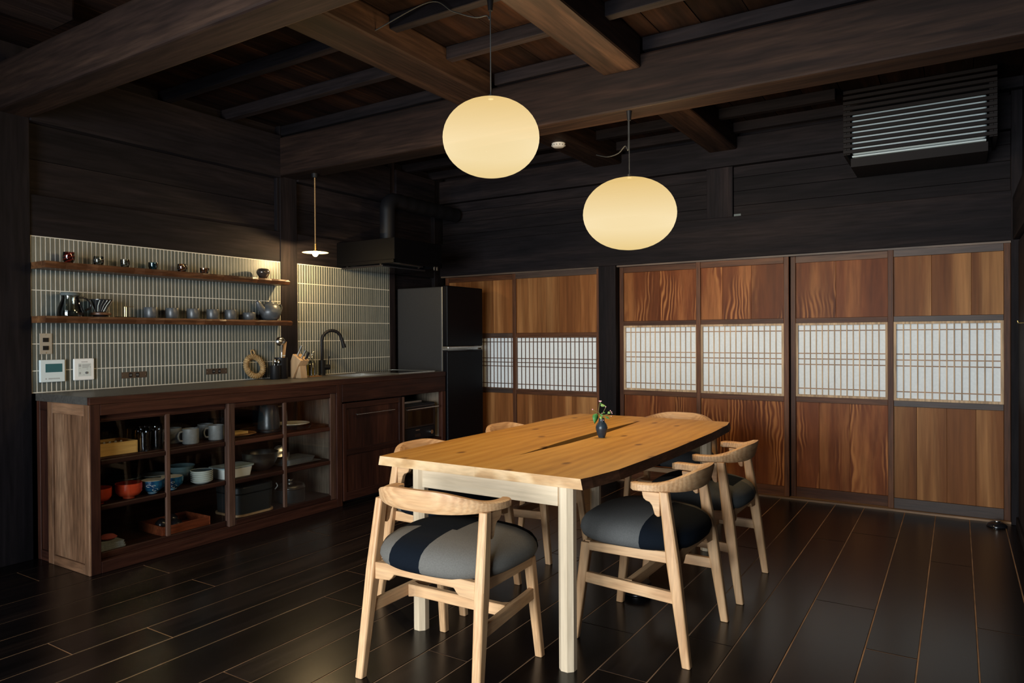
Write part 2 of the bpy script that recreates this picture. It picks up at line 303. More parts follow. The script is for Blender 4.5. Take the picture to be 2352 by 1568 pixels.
# ---- sliding doors
def door(n, x0, x1, yo, sh0, sh1, pale, nb, boards_up, boards_lo, label, topm, midm, panelm, stile_r=.036, stile_l=.036, botm=None):
    d = struct('door_%d' % n, label, 'sliding door', ((x0+x1)/2, YD+yo, .012))
    y0, y1 = YD+yo, YD+yo+.032
    zt, zb = 1.775, .012
    for a, b in [(x0, x0+stile_l), (x1-stile_r, x1)]:
        B(a, b, y0, y1, zb, zt).build('stile', FRAME['Z'], d, bevel=.003)
    a, b = x0+stile_l, x1-stile_r
    B(a, b, y0+.003, y1, 1.725, zt).build('top_rail', topm['X'], d, bevel=.002)
    B(a, b, y0+.003, y1, sh1, sh1+.038).build('middle_rail', midm['X'], d, bevel=.002)
    B(a, b, y0+.003, y1, sh0-.04, sh0).build('middle_rail', midm['X'], d, bevel=.002)
    B(a, b, y0+.003, y1, zb, .085).build('bottom_rail', (botm or FRAME)['X'], d, bevel=.002)
    for (z0, z1, cuts) in [(sh1+.038, 1.725, boards_up), (.085, sh0-.04, boards_lo)]:
        cs = [0]+cuts+[1]
        for c0, c1 in zip(cs[:-1], cs[1:]):
            B(a+(b-a)*c0+.0006, a+(b-a)*c1-.0006, y0+.014, y1-.006, z0, z1).build('panel_board', panelm, d, bevel=.0008, seg=1)
    # shoji window
    kv = KUML if pale else KUMD; fw_ = .016 if pale else .008
    s = MB(); s.box(a, a+fw_, y0+.004, y1-.004, sh0, sh1); s.box(b-fw_, b, y0+.004, y1-.004, sh0, sh1)
    s.box(a+fw_, b-fw_, y0+.004, y1-.004, sh0, sh0+fw_); s.box(a+fw_, b-fw_, y0+.004, y1-.004, sh1-fw_, sh1)
    sf = s.build('shoji_frame', kv['Z'], d)
    ia, ib, iz0, iz1 = a+fw_, b-fw_, sh0+fw_, sh1-fw_
    B(ia, ib, y0+.021, y0+.023, iz0, iz1).build('shoji_paper', PAPER, sf)
    p = (ib-ia)/(nb+1)
    for k in range(nb):
        c = ia+p*(k+1); B(c-.0035, c+.0035, y0+.0155, y0+.0208, iz0, iz1).build('lattice_bar', kv['Z'], sf)
    for f in (.078, .405, .485, .565, .912):
        z = iz1-(iz1-iz0)*f; B(ia, ib, y0+.0165, y0+.0208, z-.0035, z+.0035).build('lattice_bar', KUMH if pale else KUMD['X'], sf)
door(1, -4.235, -3.40, .035, .717, 1.194, False, 18, [.34, .68], [.3, .62], 'straight-grained sliding door half hidden behind the fridge', FRAME, FRAMED, DOORL)
door(2, -3.44, -2.557, 0, .717, 1.194, False, 18, [.28, .55, .8], [.2, .45, .7], 'wide sliding door with dark lattice left of the black post', FRAMED, FRAME, DOORL)
door(3, -2.398, -1.70, .035, .749, 1.284, True, 13, [.5], [.36, .7], 'sliding door with pale lattice right beside the black post', FRAME, FRAME, DOORW)
door(4, -1.735, -1.045, 0, .749, 1.284, True, 13, [.27, .62], [.33, .66], 'sliding door with pale lattice, second right of the black post', FRAME, FRAME, DOORW)
door(5, -1.040, -.37, .035, .749, 1.284, True, 13, [.45], [.26, .6], 'sliding door with pale lattice, third right of the black post', KUMD, FRAME, DOORW)
door(6, -.405, .283, 0, .749, 1.284, True, 13, [.36, .72], [.22, .5, .76], 'rightmost sliding door with dark rails around its pale lattice', FRAMED, FRAMED, DOORL, botm=FRAMED)
# ---- right wall and walls behind the camera
WRT = struct('wall_right', 'dark timber wall at the right edge', 'wall', (XR+.05, 2, 0))
B(XR+.03, XR+.14, YB, 5.39, 0, 2.80).build('wall_backing', BEAM['Z'], WRT)
for k in range(11): B(XR+.008, XR+.03, 5.36-.28*(k+1), 5.36-.28*k-.004, .06, 1.77).build('wall_plank', BEAM['Z'], WRT, bevel=.002, seg=1)
B(XR-.02, XR+.03, -1.7, 5.39, 1.785, 2.05).build('lintel_beam', BEAM['Y'], WRT, bevel=.005)
B(XR-.005, XR+.03, -1.7, 5.36, 0, .06).build('sill_board', BEAM['Y'], WRT, bevel=.003)
WFR = struct('wall_front', 'timber wall with windows behind the viewer', 'wall', (-2, YB, 0))
B(-4.5, -3.05, YB-.12, YB, 0, 2.80).build('wall_panel', BEAM['X'], WFR); B(.05, .45, YB-.12, YB, 0, 2.80).build('wall_panel', BEAM['X'], WFR)
B(-3.05, .05, YB-.12, YB, 2.02, 2.80).build('wall_panel', BEAM['X'], WFR); B(-3.05, .05, YB-.12, YB, 0, .25).build('wall_panel', BEAM['X'], WFR)
WIN = struct('window_1', 'wide timber window behind the viewer', 'window', (-1.5, YB-.06, .25))
for x in (-3.03, -2.26, -1.5, -.74, .03): B(x-.02, x+.02, YB-.02, YB+.02, .25, 2.02).build('mullion', BEAM['Z'], WIN)
for x in (-3.05, -2.28, -1.52, -.76): B(x+.03, x+.75, YB-.004, YB+.004, .26, 2.01).build('pane', CLEAR, WIN)
# ---- ceiling
CEI = struct('ceiling', 'dark timber ceiling with heavy beams', 'ceiling', (-2, 2, 2.77))
B(-4.5, .6, -2.0, 5.75, 2.80, 2.86).build('roof_deck', BEAM['Y'], CEI)
xb = -4.4
while xb < .5:
    wd = random.uniform(.2, .27)
    B(xb+.002, xb+wd-.002, -1.9, 5.7, 2.774+random.uniform(0, .004), 2.80).build('ceiling_board', CEIL, CEI, bevel=.001, seg=1); xb += wd
def beam(y0, y1, z0, z1, m, nm='beam', x0=-4.3, x1=.45, bv=.012): B(x0, x1, y0, y1, z0, z1).build(nm, m, CEI, bevel=bv)
beam(3.50, 3.685, 2.402, 2.685, BROWN_LIT['X']); beam(1.67, 1.845, 2.40, 2.64, BROWN_LIT['X']); beam(-.2, -.02, 2.40, 2.64, BEAM['X'])
for (a, b, z) in [(-2.60, -2.345, 2.622), (-1.62, -1.405, 2.605), (-3.62, -3.42, 2.66), (-.42, -.2, 2.62)]:
    for y0, y1 in [(-1.75, -.2), (-.02, 1.67), (1.845, 3.50), (3.685, 5.45)]:
        if a in (-3.62, -.42) and y0 > 1.8: continue
        B(a, b, y0, y1, z, 2.775).build('joist', BROWN_LIT['Y'], CEI, bevel=.012)
for y in (-1.0, -.55, .3, .75, 1.2, 2.12, 2.60, 3.05, 3.52, 4.0, 4.46, 4.92, 5.3):
    for a, b in [(-4.3, -2.60), (-2.345, -1.62)] + ([(-1.405, -.42), (-.2, .45)] if y < 1.8 else [(-1.405, -.66 if y == 4.92 else .45)]):
        B(a, b, y-.0, y+.055, 2.705, 2.775).build('batten', BEAM['X'], CEI, bevel=.003, seg=1)

# ================================================================== FURNITURE
# ---- dining table
TB = thing('dining_table', 'honey-coloured wooden dining table with a long dark split down its top', 'table', (-1.58, 3.15, 0))
ZT, TH = .70, .038
Lside = [(-2.058, 2.203), (-2.073, 2.45), (-2.084, 2.744), (-2.078, 3.05), (-2.074, 3.364), (-2.082, 3.70), (-2.08, 3.95), (-2.06, 4.07)]
Rside = [(-1.112, 4.09), (-1.085, 3.95), (-1.066, 3.6), (-1.060, 3.05), (-1.064, 2.70), (-1.073, 2.436), (-1.100, 2.26), (-1.115, 2.203)]
crack = [(2.203, 0), (2.515, 0), (2.70, .024), (2.90, .054), (3.10, .063), (3.32, .058), (3.55, .040), (3.75, .020), (3.90, 0), (4.098, 0)]
def cx(y): return -1.569+.01*math.sin((y-2.2)*2.2)
LP = Lside + [(cx(y)-.5*g_, y) for y, g_ in reversed(crack)]
RP = Rside + [(cx(y)+.5*g_, y) for y, g_ in crack]
def slab(poly, ztop, th, inset): return MB().loft([[(x+inset*(1 if x > -1.2 else -1 if x < -1.95 else 0), y, ztop-th) for x, y in poly], [(x, y, ztop) for x, y in poly]])
for P_, nm in ((LP, 'left'), (RP, 'right')):
    o = slab(P_, ZT, TH, .008).build('top_plank', TTOP, TB)
    o.data.materials.append(TEND); o.data.materials.append(TBARK)
    for f in o.data.polygons:
        if abs(f.normal.z) < .5:
            if f.normal.y < -.8 or f.normal.y > .8: f.material_index = 1
            elif abs(f.normal.x) > .5 and f.center.x*(1 if nm == 'right' else -1) > .1: f.material_index = 2
def chamfleg(x, y, z0, z1, h):
    c = h*.42; P = [(h, -c), (h, c), (c, h), (-c, h), (-h, c), (-h, -c), (-c, -h), (c, -h)]
    return MB().loft([[(x+a, y+b, z) for a, b in P] for z in (z0, z1)])
for x, y in [(-1.19, 2.245), (-1.872, 2.245), (-1.19, 3.90), (-1.872, 3.90)]:
    chamfleg(x, y, 0, ZT-TH, .030).build('leg', TLEG, TB)
for y in (2.245, 3.90): B(-1.845, -1.217, y-.022, y+.022, .588, ZT-TH).build('apron', TLEGX, TB, bevel=.002)
for x in (-1.40, -1.68): B(x-.02, x+.02, 2.268, 3.877, .61, ZT-TH).build('apron', TLEGX, TB, bevel=.002)

# ---- chairs
def seatmat(name, greys, expr):
    """patchwork wool: expr(nodes) gives dark/grey mask from local coordinates"""
    m, nt, p = newmat(name); N = nt.nodes.new; L = nt.links.new
    tc = N('ShaderNodeTexCoord'); sp = N('ShaderNodeSeparateXYZ'); L(tc.outputs['Object'], sp.inputs[0])
    def cmp(sock, op, v):
        a = N('ShaderNodeMath'); a.operation = op; L(sock, a.inputs[0]); a.inputs[1].default_value = v; return a.outputs[0]
    def comb(op, a, b):
        q = N('ShaderNodeMath'); q.operation = op; L(a, q.inputs[0]); L(b, q.inputs[1]); return q.outputs[0]
    x, y = sp.outputs[0], sp.outputs[1]
    def rect(r):
        out = None
        for s_, op, v in ((x, 'GREATER_THAN', r[0]), (x, 'LESS_THAN', r[1]), (y, 'GREATER_THAN', r[2]), (y, 'LESS_THAN', r[3])):
            q = cmp(s_, op, v); out = q if out is None else comb('MULTIPLY', out, q)
        return out
    n = N('ShaderNodeTexNoise'); n.inputs['Scale'].default_value = 260; n.inputs['Detail'].default_value = 2; L(tc.outputs['Object'], n.inputs['Vector'])
    col = None
    base = N('ShaderNodeRGB'); base.outputs[0].default_value = (*greys, 1); col = base.outputs[0]
    for c_, rects in expr:
        for r in rects:
            mx = N('ShaderNodeMix'); mx.data_type = 'RGBA'; L(rect(r), mx.inputs[0]); L(col, mx.inputs[6]); mx.inputs[7].default_value = (*c_, 1); col = mx.outputs[2]
    mr = N('ShaderNodeMapRange'); mr.inputs[3].default_value = .75; mr.inputs[4].default_value = 1.25; L(n.outputs[0], mr.inputs[0])
    s2 = N('ShaderNodeVectorMath'); s2.operation = 'SCALE'; L(col, s2.inputs[0]); L(mr.outputs[0], s2.inputs['Scale']); L(s2.outputs[0], p.inputs['Base Color'])
    bp = N('ShaderNodeBump'); bp.inputs['Strength'].default_value = .15; bp.inputs['Distance'].default_value = .001; L(n.outputs[0], bp.inputs['Height']); L(bp.outputs[0], p.inputs['Normal'])
    p.inputs['Roughness'].default_value = .9; p.inputs['Specular IOR Level'].default_value = .06; p.inputs['Sheen Weight'].default_value = 0; p.inputs['Sheen Roughness'].default_value = .4
    return m
GR, GR2, BK = (.120,.110,.097), (.062,.064,.064), (.0045,.0065,.010)
def legm(p0, p1, h0, h1, hm=None, zm=.5):
    P0, P1 = Vector(p0), Vector(p1); mb = MB(); rings = []
    for t in (0, zm, 1):
        c = P0.lerp(P1, t); h = h0 if t == 0 else (h1 if t == 1 else (hm or ((h0[0]+h1[0])/2, (h0[1]+h1[1])/2))); a, b = h; k = .72
        rings.append([(c.x+sx_, c.y+sy_, c.z) for sx_, sy_ in ((a, -b*k), (a, b*k), (a*k, b), (-a*k, b), (-a, b*k), (-a, -b*k), (-a*k, -b), (a*k, -b))])
    return mb.loft(rings)
CHM = {}
def chair_meshes():
    """parts in chair space: seat faces +y, rear legs at -y"""
    out = []
    for s in (-1, 1):
        out.append(('leg', legm((s*.246, -.232, 0), (s*.224, -.142, .622), (.016, .016), (.016, .018), (.019, .024), .6), ASH['Z'], 0, .002))
        out.append(('leg', legm((s*.222, .232, 0), (s*.205, .185, .385), (.015, .016), (.018, .021)), ASH['Z'], 0, .002))
        out.append(('seat_rail', MB().loft([[(s*.213+s*a, y, z) for a, z in ((-.011, .357), (.011, .357), (.011, z1), (-.011, z1))] for y, z1 in ((-.16, .40), (.17, .39))]), ASH['Y'], 0, .002))
        st = MB().loft([[(s*x_+a, y, z) for a, z in ((-.010, z0), (.010, z0), (.010, z0+.042), (-.010, z0+.042))] for y, x_, z0 in ((-.192, .236, .218), (.205, .212, .228))])
        out.append(('stretcher', st, ASH['Y'], 0, .002))
        # curled bracket under the arm
        prof = [(-.128, .618), (-.128, .530), (-.118, .528), (-.108, .536), (-.103, .552), (-.098, .568), (-.088, .580), (-.074, .584), (-.064, .592), (-.060, .604), (-.058, .618)]
        br = MB().prism(prof, lambda y, z, s=s: (s*.226-.011, y, z), lambda y, z, s=s: (s*.226+.011, y, z))
        out.append(('bracket', br, ASH['Y'], 0, .002))
    # rear rail with stepped brackets, front rail
    pr = [(-.215, .40), (-.215, .340), (-.150, .345), (-.138, .355), (-.128, .368), (.128, .368), (.138, .355), (.150, .345), (.215, .340), (.215, .40), (.10, .405), (0, .405), (-.10, .405)]
    out.append(('seat_rail', MB().prism(pr, lambda x, z: (x, -.190, z), lambda x, z: (x, -.166, z)), ASH['X'], 0, .002))
    pf = [(-.205, .39), (-.205, .345), (-.15, .35), (-.13, .362), (.13, .362), (.15, .35), (.205, .345), (.205, .39)]
    out.append(('seat_rail', MB().prism(pf, lambda x, z: (x, .172, z), lambda x, z: (x, .196, z)), ASH['X'], 0, .002))
    out.append(('stretcher', MB().loft([[(x, y, z) for y, z in ((.012-w_, .226-w_*.4), (.012+w_, .226-w_*.4), (.012+w_, .258+w_*.4), (.012-w_, .258+w_*.4))] for x, w_ in ((-.214, .020), (-.185, .012), (.185, .012), (.214, .020))]), ASH['X'], 0, .002))
    # bent backrest
    rings = []; n = 44
    for i in range(n+1):
        t = -1+2*i/n; ph = t*PI/2*1.02; a = abs(t)
        x = .243*math.copysign(abs(math.sin(ph))**.86, t); y = -.012-.212*max(0, math.cos(ph))**.80
        if a > .9: x *= 1-.05*(a-.9)/.1
        e = min(1, max(0, (a-.12)/.68)); e = e*e*(3-2*e)
        h = .078*(1-e)+.030*e; th = .026*(1-e)+.042*e
        zb = .612+.008*e; tip = 1 if a < .965 else math.sqrt(max(.05, 1-((a-.965)/.035)**2)); th *= tip; h2 = h*(.75+.25*tip)
        nx, ny = math.sin(ph), -math.cos(ph); ln = math.hypot(nx, ny); nx, ny = nx/ln, ny/ln
        zc = zb+h/2; lean = .012*(1-e); ring = []
        for dx, dz in ((-1, -.72), (-.7, -1), (.7, -1), (1, -.72), (1, .72), (.7, 1), (-.7, 1), (-1, .72)):
            o_ = dx*th/2 + lean*dz*.8
            ring.append((x+nx*o_, y+ny*o_, zc+dz*h2/2))
        rings.append(ring)
    out.append(('backrest', MB().loft(rings), ASH['X'], 42, 0))
    # padded seat
    prof = [(.001, .396), (.75, .396), (.90, .400), (.97, .412), (1, .432), (.985, .452), (.94, .470), (.86, .484), (.74, .495), (.56, .503), (.36, .508), (.18, .510), (.001, .511)]
    rings = []; sg = 72
    for r, z in prof:
        ring = []
        for j in range(sg):
            th = 2*PI*j/sg; c, s_ = math.cos(th), math.sin(th); ex = 2/2.9
            x = .272*math.copysign(abs(c)**ex, c); y = .238*math.copysign(abs(s_)**ex, s_)
            x *= 1+.07*(y/.238); ring.append((x*r, y*r+.012, z+(.006*(y/.238)*r)))
        rings.append(ring)
    out.append(('cushion', MB().loft(rings), None, 80, 0))
    return out
chair_data = None
def chair(loc, rot, label, seat):
    global chair_data
    t = thing('dining_chair', label, 'chair', (0, 0, 0), 'dining chairs around the table')
    if chair_data is None:
        chair_data = []
        for nm, mb, mat, sm, bv in chair_meshes():
            o = mb.build(nm, mat or seat, t, smooth=sm, bevel=bv, seg=1, origin=(0, 0, .4) if nm == 'cushion' else None); chair_data.append((nm, o.data, o.location.copy(), bv))
    else:
        for nm, me, l, bv in chair_data:
            if nm == 'cushion': me = me.copy(); me.materials.clear(); me.materials.append(seat)
            link(nm, me, l, t, bv, 1)
    t.location = (*loc, 0); t.rotation_euler = (0, 0, rot)
    return t
sA = seatmat('seat_patch_a', GR, [(BK, [(-.13, .01, -.5, .5), (-.5, .03, -.03, .5), (0, .5, .14, .5)])])
sB = seatmat('seat_patch_b', (.088,.086,.082), [(BK, [(-.5, .13, -.5, -.055)])])
sC = seatmat('seat_patch_c', GR2, [(BK, [(-.09, .12, -.16, .2)]), (GR, [(.05, .5, -.5, -.16)])])
sD = seatmat('seat_patch_d', (.082,.082,.080), [(BK, [(-.5, .5, .02, .5), (-.1, .5, -.1, .5)])])
sE = seatmat('seat_patch_e', GR, [(BK, [(-.5, .02, -.5, .5)])])
sF = seatmat('seat_patch_f', (.06,.062,.066), [(BK, [(-.02, .5, -.5, .5)])])
chair((-1.545, 2.045), math.radians(1.5), 'pale wooden chair with its back to the viewer at the near end of the table', sA)
chair((-1.06, 2.722), PI/2, 'pale wooden chair on the right side of the table nearest the viewer', sB)
chair((-1.055, 3.440), PI/2, 'pale wooden chair on the right side of the table farther back', sC)
chair((-2.035, 2.668), -PI/2, 'pale wooden chair on the cabinet side of the table nearest the viewer', sD)
chair((-2.055, 3.452), -PI/2, 'pale wooden chair on the cabinet side of the table nearer the fridge', sE)
chair((-1.545, 4.32), PI, 'pale wooden chair at the far end of the table before the sliding doors', sF)

# ---- glass-fronted cabinet
XF, CY0, CY1 = -3.70, 1.858, 3.578
CB = thing('glass_front_cabinet', 'dark wooden cabinet with sliding glass doors full of tableware', 'cabinet', (-3.98, 2.71, 0))
ZC = .865
B(XF-.045, XF, CY0, CY0+.05, .0, ZC).build('corner_post', CABS['Z'] if False else CAB['Z'], CB, bevel=.003)
B(XF-.045, XF, CY1-.05, CY1, 0, ZC).build('corner_post', CAB['Z'], CB, bevel=.003)
B(XF-.045, XF, CY0+.05, CY1-.05, .808, ZC).build('top_rail', CAB['Y'], CB, bevel=.003)
B(XF-.045, XF, CY0+.05, CY1-.05, 0, .060).build('bottom_rail', CAB['Y'], CB, bevel=.003)
B(XF-.065, XF-.045, CY0+.05, CY1-.05, .77, .82).build('door_track', CAB['Y'], CB)
B(XW+.004, XW+.02, CY0, CY1, 0, ZC).build('back_panel', CAB['Y'], CB)
B(XW+.02, XF-.075, CY0+.02, CY1-.02, .05, .078).build('floor_panel', CAB['Y'], CB)
B(XW+.02, XF-.045, CY1-.022, CY1-.002, 0, ZC).build('side_panel', NICHE, CB)
for z in (.33, .58): B(XW+.02, XF-.075, CY0+.022, CY1-.022, z-.028, z).build('shelf', CAB['Y'], CB, bevel=.004)
# worn frame-and-panel end facing the viewer
sy0, sy1 = CY0-.001, CY0+.02
def side(nm, x0, x1, z0, z1, m, pr=0): B(x0, x1, sy0-pr, sy1, z0, z1).build(nm, m, CB, bevel=.002, seg=1)
side('end_strip', XW+.004, XW+.04, 0, ZC, CAB['Z']); side('end_panel', XW+.04, -4.125, .055, ZC-.05, CAB['Z'], -.008); side('end_rail', XW+.04, -4.125, 0, .055, CAB['X']); side('end_rail', XW+.04, -4.125, ZC-.05, ZC, CAB['X'])
side('end_stile', -4.125, -4.072, 0, ZC, CABS['Z'], .006); side('end_stile', -3.752, XF-.0015, 0, ZC, CABS['Z'], .006)
side('end_rail', -4.072, -3.752, ZC-.058, ZC, CABS['X'], .005); side('end_rail', -4.072, -3.752, 0, .05, CABS['X'], .005)
side('end_panel', -4.072, -3.752, .05, ZC-.058, CABS['Z'], -.004)
def gdoor(y0, y1, x, nm_l, vert, right):
    d = B(x-.02, x, y0, y0+(.045 if right else .02), .06, .808).build('sliding_glass_door', CABM['Z'], CB, bevel=.004)
    B(x-.02, x, y1-(.05 if right else .046), y1, .06, .808).build('stile', CABM['Z'], d, bevel=.004)
    ya, yb = y0+(.045 if right else .02), y1-(.05 if right else .046)
    B(x-.02, x, ya, yb, .06, .095).build('rail', CAB['Y'], d, bevel=.004); B(x-.02, x, ya, yb, .775, .808).build('rail', CAB['Y'], d, bevel=.004)
    for z in (.325, .560): B(x-.018, x-.002, ya, yb, z-.014, z+.014).build('glazing_bar', CAB['Y'], d, bevel=.006, seg=2)
    B(x-.018, x+.001, vert-.014, vert+.014, .09, .78).build('glazing_bar', CABM['Z'], d, bevel=.006, seg=2)
    for a, b in ((ya, vert-.014), (vert+.014, yb)):
        for z0, z1 in ((.095, .311), (.339, .546), (.574, .775)):
            B(x-.011, x-.008, a, b, z0, z1).build('pane', PANE, d)
gdoor(CY0+.05, 2.712, XF-.040, 'l', 2.297, False)
gdoor(2.664, CY1-.05, XF-.012, 'r', 3.087, True)
# ---- sink cabinet
SK = thing('sink_cabinet', 'dark wooden sink cabinet with a panelled door and an oven niche', 'cabinet', (-3.98, 4.18, 0))
SY0, SY1 = 3.582, 4.776
B(XF-.03, XF, SY0, SY1, .737, ZC).build('fascia', CAB['Y'], SK, bevel=.003)
B(XF-.04, XF, 4.728, SY1, 0, .737).build('end_stile', CAB['Z'], SK, bevel=.003)
B(XW+.02, XF-.04, 4.745, SY1, 0, ZC).build('side_panel', NICHE, SK); B(XW+.02, XF-.02, SY0, SY0+.02, .0, ZC).build('side_panel', CAB['Z'], SK)
B(XW+.02, XF-.03, 4.225, 4.243, 0, .737).build('partition', CAB['Z'], SK)
B(XW+.005, XW+.02, SY0, SY1, 0, ZC).build('back_panel', CAB['Y'], SK)
B(XW+.02, XF-.01, 4.243, 4.745, .33, .352).build('niche_floor', CAB['Y'], SK)
B(XF-.012, XF+.002, 4.226, 4.246, .02, .728).build('niche_post', CABM['Z'], SK, bevel=.002)
B(XF-.10, XF-.06, SY0, SY1, 0, .05).build('toe_board', BEAM['Y'], SK)
dd = B(XF-.028, XF-.012, SY0+.035, 4.190, .085, .70).build('panelled_door', CAB['Z'], SK)
for y0, y1 in ((SY0+.005, SY0+.04), (4.185, 4.222)): B(XF-.028, XF, y0, y1, .03, .728).build('door_stile', CAB['Z'], dd, bevel=.003)
for z0, z1 in ((.03, .09), (.353, .395), (.688, .728)): B(XF-.028, XF-.001, SY0+.04, 4.185, z0, z1).build('door_rail', CAB['Y'], dd, bevel=.003)
h = MB(); h.tube([(XF+.028, 3.70, .642), (XF+.028, 4.10, .642)], .005); h.tube([(XF-.004, 3.72, .642), (XF+.028, 3.72, .642)], .004); h.tube([(XF-.004, 4.08, .642), (XF+.028, 4.08, .642)], .004)
h.build('bar_handle', STEEL, dd, smooth=50)
# ---- worktop with cut-out
WT = thing('worktop', 'dark grey worktop with a brown wooden front edge', 'worktop', (-3.98, 3.3, ZC))
SX0, SX1, SKY0, SKY1 = -4.12, -3.80, 3.80, 4.215
t_ = MB(); t_.box(XW+.002, XF-.02, CY0-.004, SKY0, ZC, .905); t_.box(XW+.002, XF-.02, SKY1, SY1, ZC, .905); t_.box(XW+.002, SX0, SKY0, SKY1, ZC, .905); t_.box(SX1, XF-.02, SKY0, SKY1, ZC, .905)
t_.build('top', WTOP, WT)
B(XF-.02, XF+.004, CY0-.004, SY1, ZC, .903).build('front_edge', CAB['Y'], WT, bevel=.003)
# ---- sink, tap, hob
S_ = thing('sink', 'rectangular steel sink set into the worktop', 'sink', (-3.96, 4.0, .72))
m_ = MB(); a0, a1, b0, b1, zb, zt = SX0+.002, SX1-.002, SKY0+.002, SKY1-.002, .73, .9065
m_.box(a0, a0+.006, b0, b1, zb, zt); m_.box(a1-.006, a1, b0, b1, zb, zt); m_.box(a0, a1, b0, b0+.006, zb, zt); m_.box(a0, a1, b1-.006, b1, zb, zt); m_.box(a0, a1, b0, b1, zb-.006, zb)
m_.build('basin', STEELB, S_); MB().lathe([(0, 0), (.035, 0), (.035, .004), (.02, .002), (0, .002)], (-3.96, 4.0, zb)).build('drain', STEEL, S_, smooth=40)
F_ = thing('kitchen_tap', 'matte black gooseneck kitchen tap beside the sink', 'tap', (-4.205, 3.858, .905))
MB().lathe([(.001, 0), (.027, 0), (.027, .006), (.023, .01), (.023, .118), (.001, .12)], (-4.205, 3.858, .905)).build('body', BLACK, F_, smooth=40)
ax = Vector((.35, .94, 0)).normalized(); R = .083; p0 = Vector((-4.205, 3.858, 1.02)); pts = [p0, p0+Vector((0, 0, .152))]
for k in range(1, 17):
    a = PI*.93*k/16; pts.append(Vector((-4.205, 3.858, 1.172))+ax*R*(1-math.cos(a))+Vector((0, 0, R*math.sin(a))))
MB().tube(pts, .0125, 12).build('spout', BLACK, F_, smooth=60)
e1 = pts[-1]; e2 = e1+(pts[-1]-pts[-2]).normalized()*.075; MB().tube([e1, e2], [.0125, .016], 12).build('spray_head', BLACK, F_, smooth=60)
MB().tube([(-4.205, 3.858, .968), (-4.186, 3.915, .968)], .021, 14).build('mixer', BLACK, F_, smooth=50); MB().tube([(-4.188, 3.905, .985), (-4.183, 3.912, 1.052)], .0045).build('lever', BLACK, F_, smooth=50)
K_ = thing('hob', 'thin black glass hob with steel trim at the end of the worktop', 'hob', (-4.0, 4.48, .905))
B(-4.225, -3.768, 4.262, 4.70, .905, .911).build('glass_plate', BLACKG, K_, bevel=.002)
m_ = MB(); m_.box(-4.235, -3.758, 4.252, 4.262, .905, .914); m_.box(-3.768, -3.758, 4.262, 4.705, .905, .914); m_.box(-4.235, -4.225, 4.262, 4.705, .905, .914); m_.box(-4.235, -3.758, 4.70, 4.71, .905, .914)
m_.build('steel_trim', STEELB, K_)
# ---- oven
O_ = thing('toaster_oven', 'small black oven with a glass door in the cabinet niche', 'oven', (-3.9, 4.45, .352))
B(-4.15, -3.735, 4.262, 4.672, .362, .655).build('body', BLACK, O_, bevel=.008)
for y in (4.30, 4.63):
    for x in (-4.1, -3.78): B(x-.015, x+.015, y-.015, y+.015, .352, .363).build('foot', BLACK, O_)
od = B(-3.735, -3.722, 4.275, 4.660, .462, .640).build('door', BLACKG, O_, bevel=.003)
B(-3.7235, -3.7205, 4.305, 4.630, .478, .602).build('window', SMOKE, od)
m_ = MB(); m_.tube([(-3.69, 4.268, .619), (-3.69, 4.668, .619)], .0055); m_.tube([(-3.725, 4.29, .619), (-3.69, 4.29, .619)], .004); m_.tube([(-3.725, 4.645, .619), (-3.69, 4.645, .619)], .004); m_.build('handle', STEEL, od, smooth=50)
B(-3.735, -3.724, 4.275, 4.660, .368, .458).build('control_panel', BLACK, O_, bevel=.002)
MB().tube([(-3.726, 4.60, .41), (-3.708, 4.60, .41)], .017, 16).build('knob', STEEL, O_, smooth=50)
B(-3.7245, -3.7232, 4.41, 4.46, .438, .445).build('maker_mark', STEELB, O_); B(-3.7245, -3.7232, 4.40, 4.47, .385, .412).build('display', BLACKG, O_)
B(-3.98, -3.80, 4.30, 4.58, .655, .672).build('rear_rack', STEELB, O_, bevel=.003)
# ---- fridge
FR = thing('fridge', 'tall black two-door fridge in the corner by the sliding doors', 'fridge', (-3.97, 5.08, 0))
fy0, fy1 = 4.790, 5.318
B(XW+.012, -3.748, fy0, fy1, .03, 1.632).build('body', FRIDS, FR, bevel=.006)
for nm, z0, z1 in (('freezer_door', 1.118, 1.640), ('fridge_door', .06, 1.078)):
    d = B(-3.740, -3.685, fy0, fy1, z0, z1).build(nm, FRID, FR, bevel=.008)
    if nm == 'freezer_door': B(-3.742, -3.678, fy0-.001, fy1-.03, 1.100, 1.116).build('handle', STEELB, d, bevel=.003)
    else: B(-3.742, -3.686, fy0+.002, fy1-.002, 1.078, 1.086).build('handle_lip', BLACKG, d)
B(-3.7495, -3.7395, fy0+.003, fy1-.003, .07, 1.63).build('door_seal', STEELB, FR)
B(-4.2, -3.76, fy0+.02, fy1-.02, 0, .03).build('plinth', BLACK, FR)
# ---- hood and duct
HD = thing('range_hood', 'black box range hood with a duct above the hob', 'range hood', (-3.95, 4.36, 1.77))
hx0, hx1, hy0, hy1 = XW+.003, -3.637, 4.072, 4.655
m_ = MB(); m_.box(hx0, hx1, hy0, hy1, 1.80, 1.965); m_.box(hx1-.012, hx1, hy0, hy1, 1.772, 1.80); m_.box(hx0, hx1, hy0, hy0+.012, 1.772, 1.80); m_.box(hx0, hx1, hy1-.012, hy1, 1.772, 1.80)
m_.build('casing', plain('hood_black', (.0015,.0015,.002), .6, spec=.05), HD, bevel=.002)
B(hx0+.03, hx1-.16, hy0+.05, hy1-.05, 1.785, 1.80).build('filter', STEELB, HD); B(hx1-.13, hx1-.05, hy0+.04, hy0+.2, 1.788, 1.80).build('light_panel', PALE, HD)
B(hx0+.02, hx1-.15, hy0+.03, hy1-.03, 1.752, 1.768).build('baffle_plate', BLACKG, HD, bevel=.004)
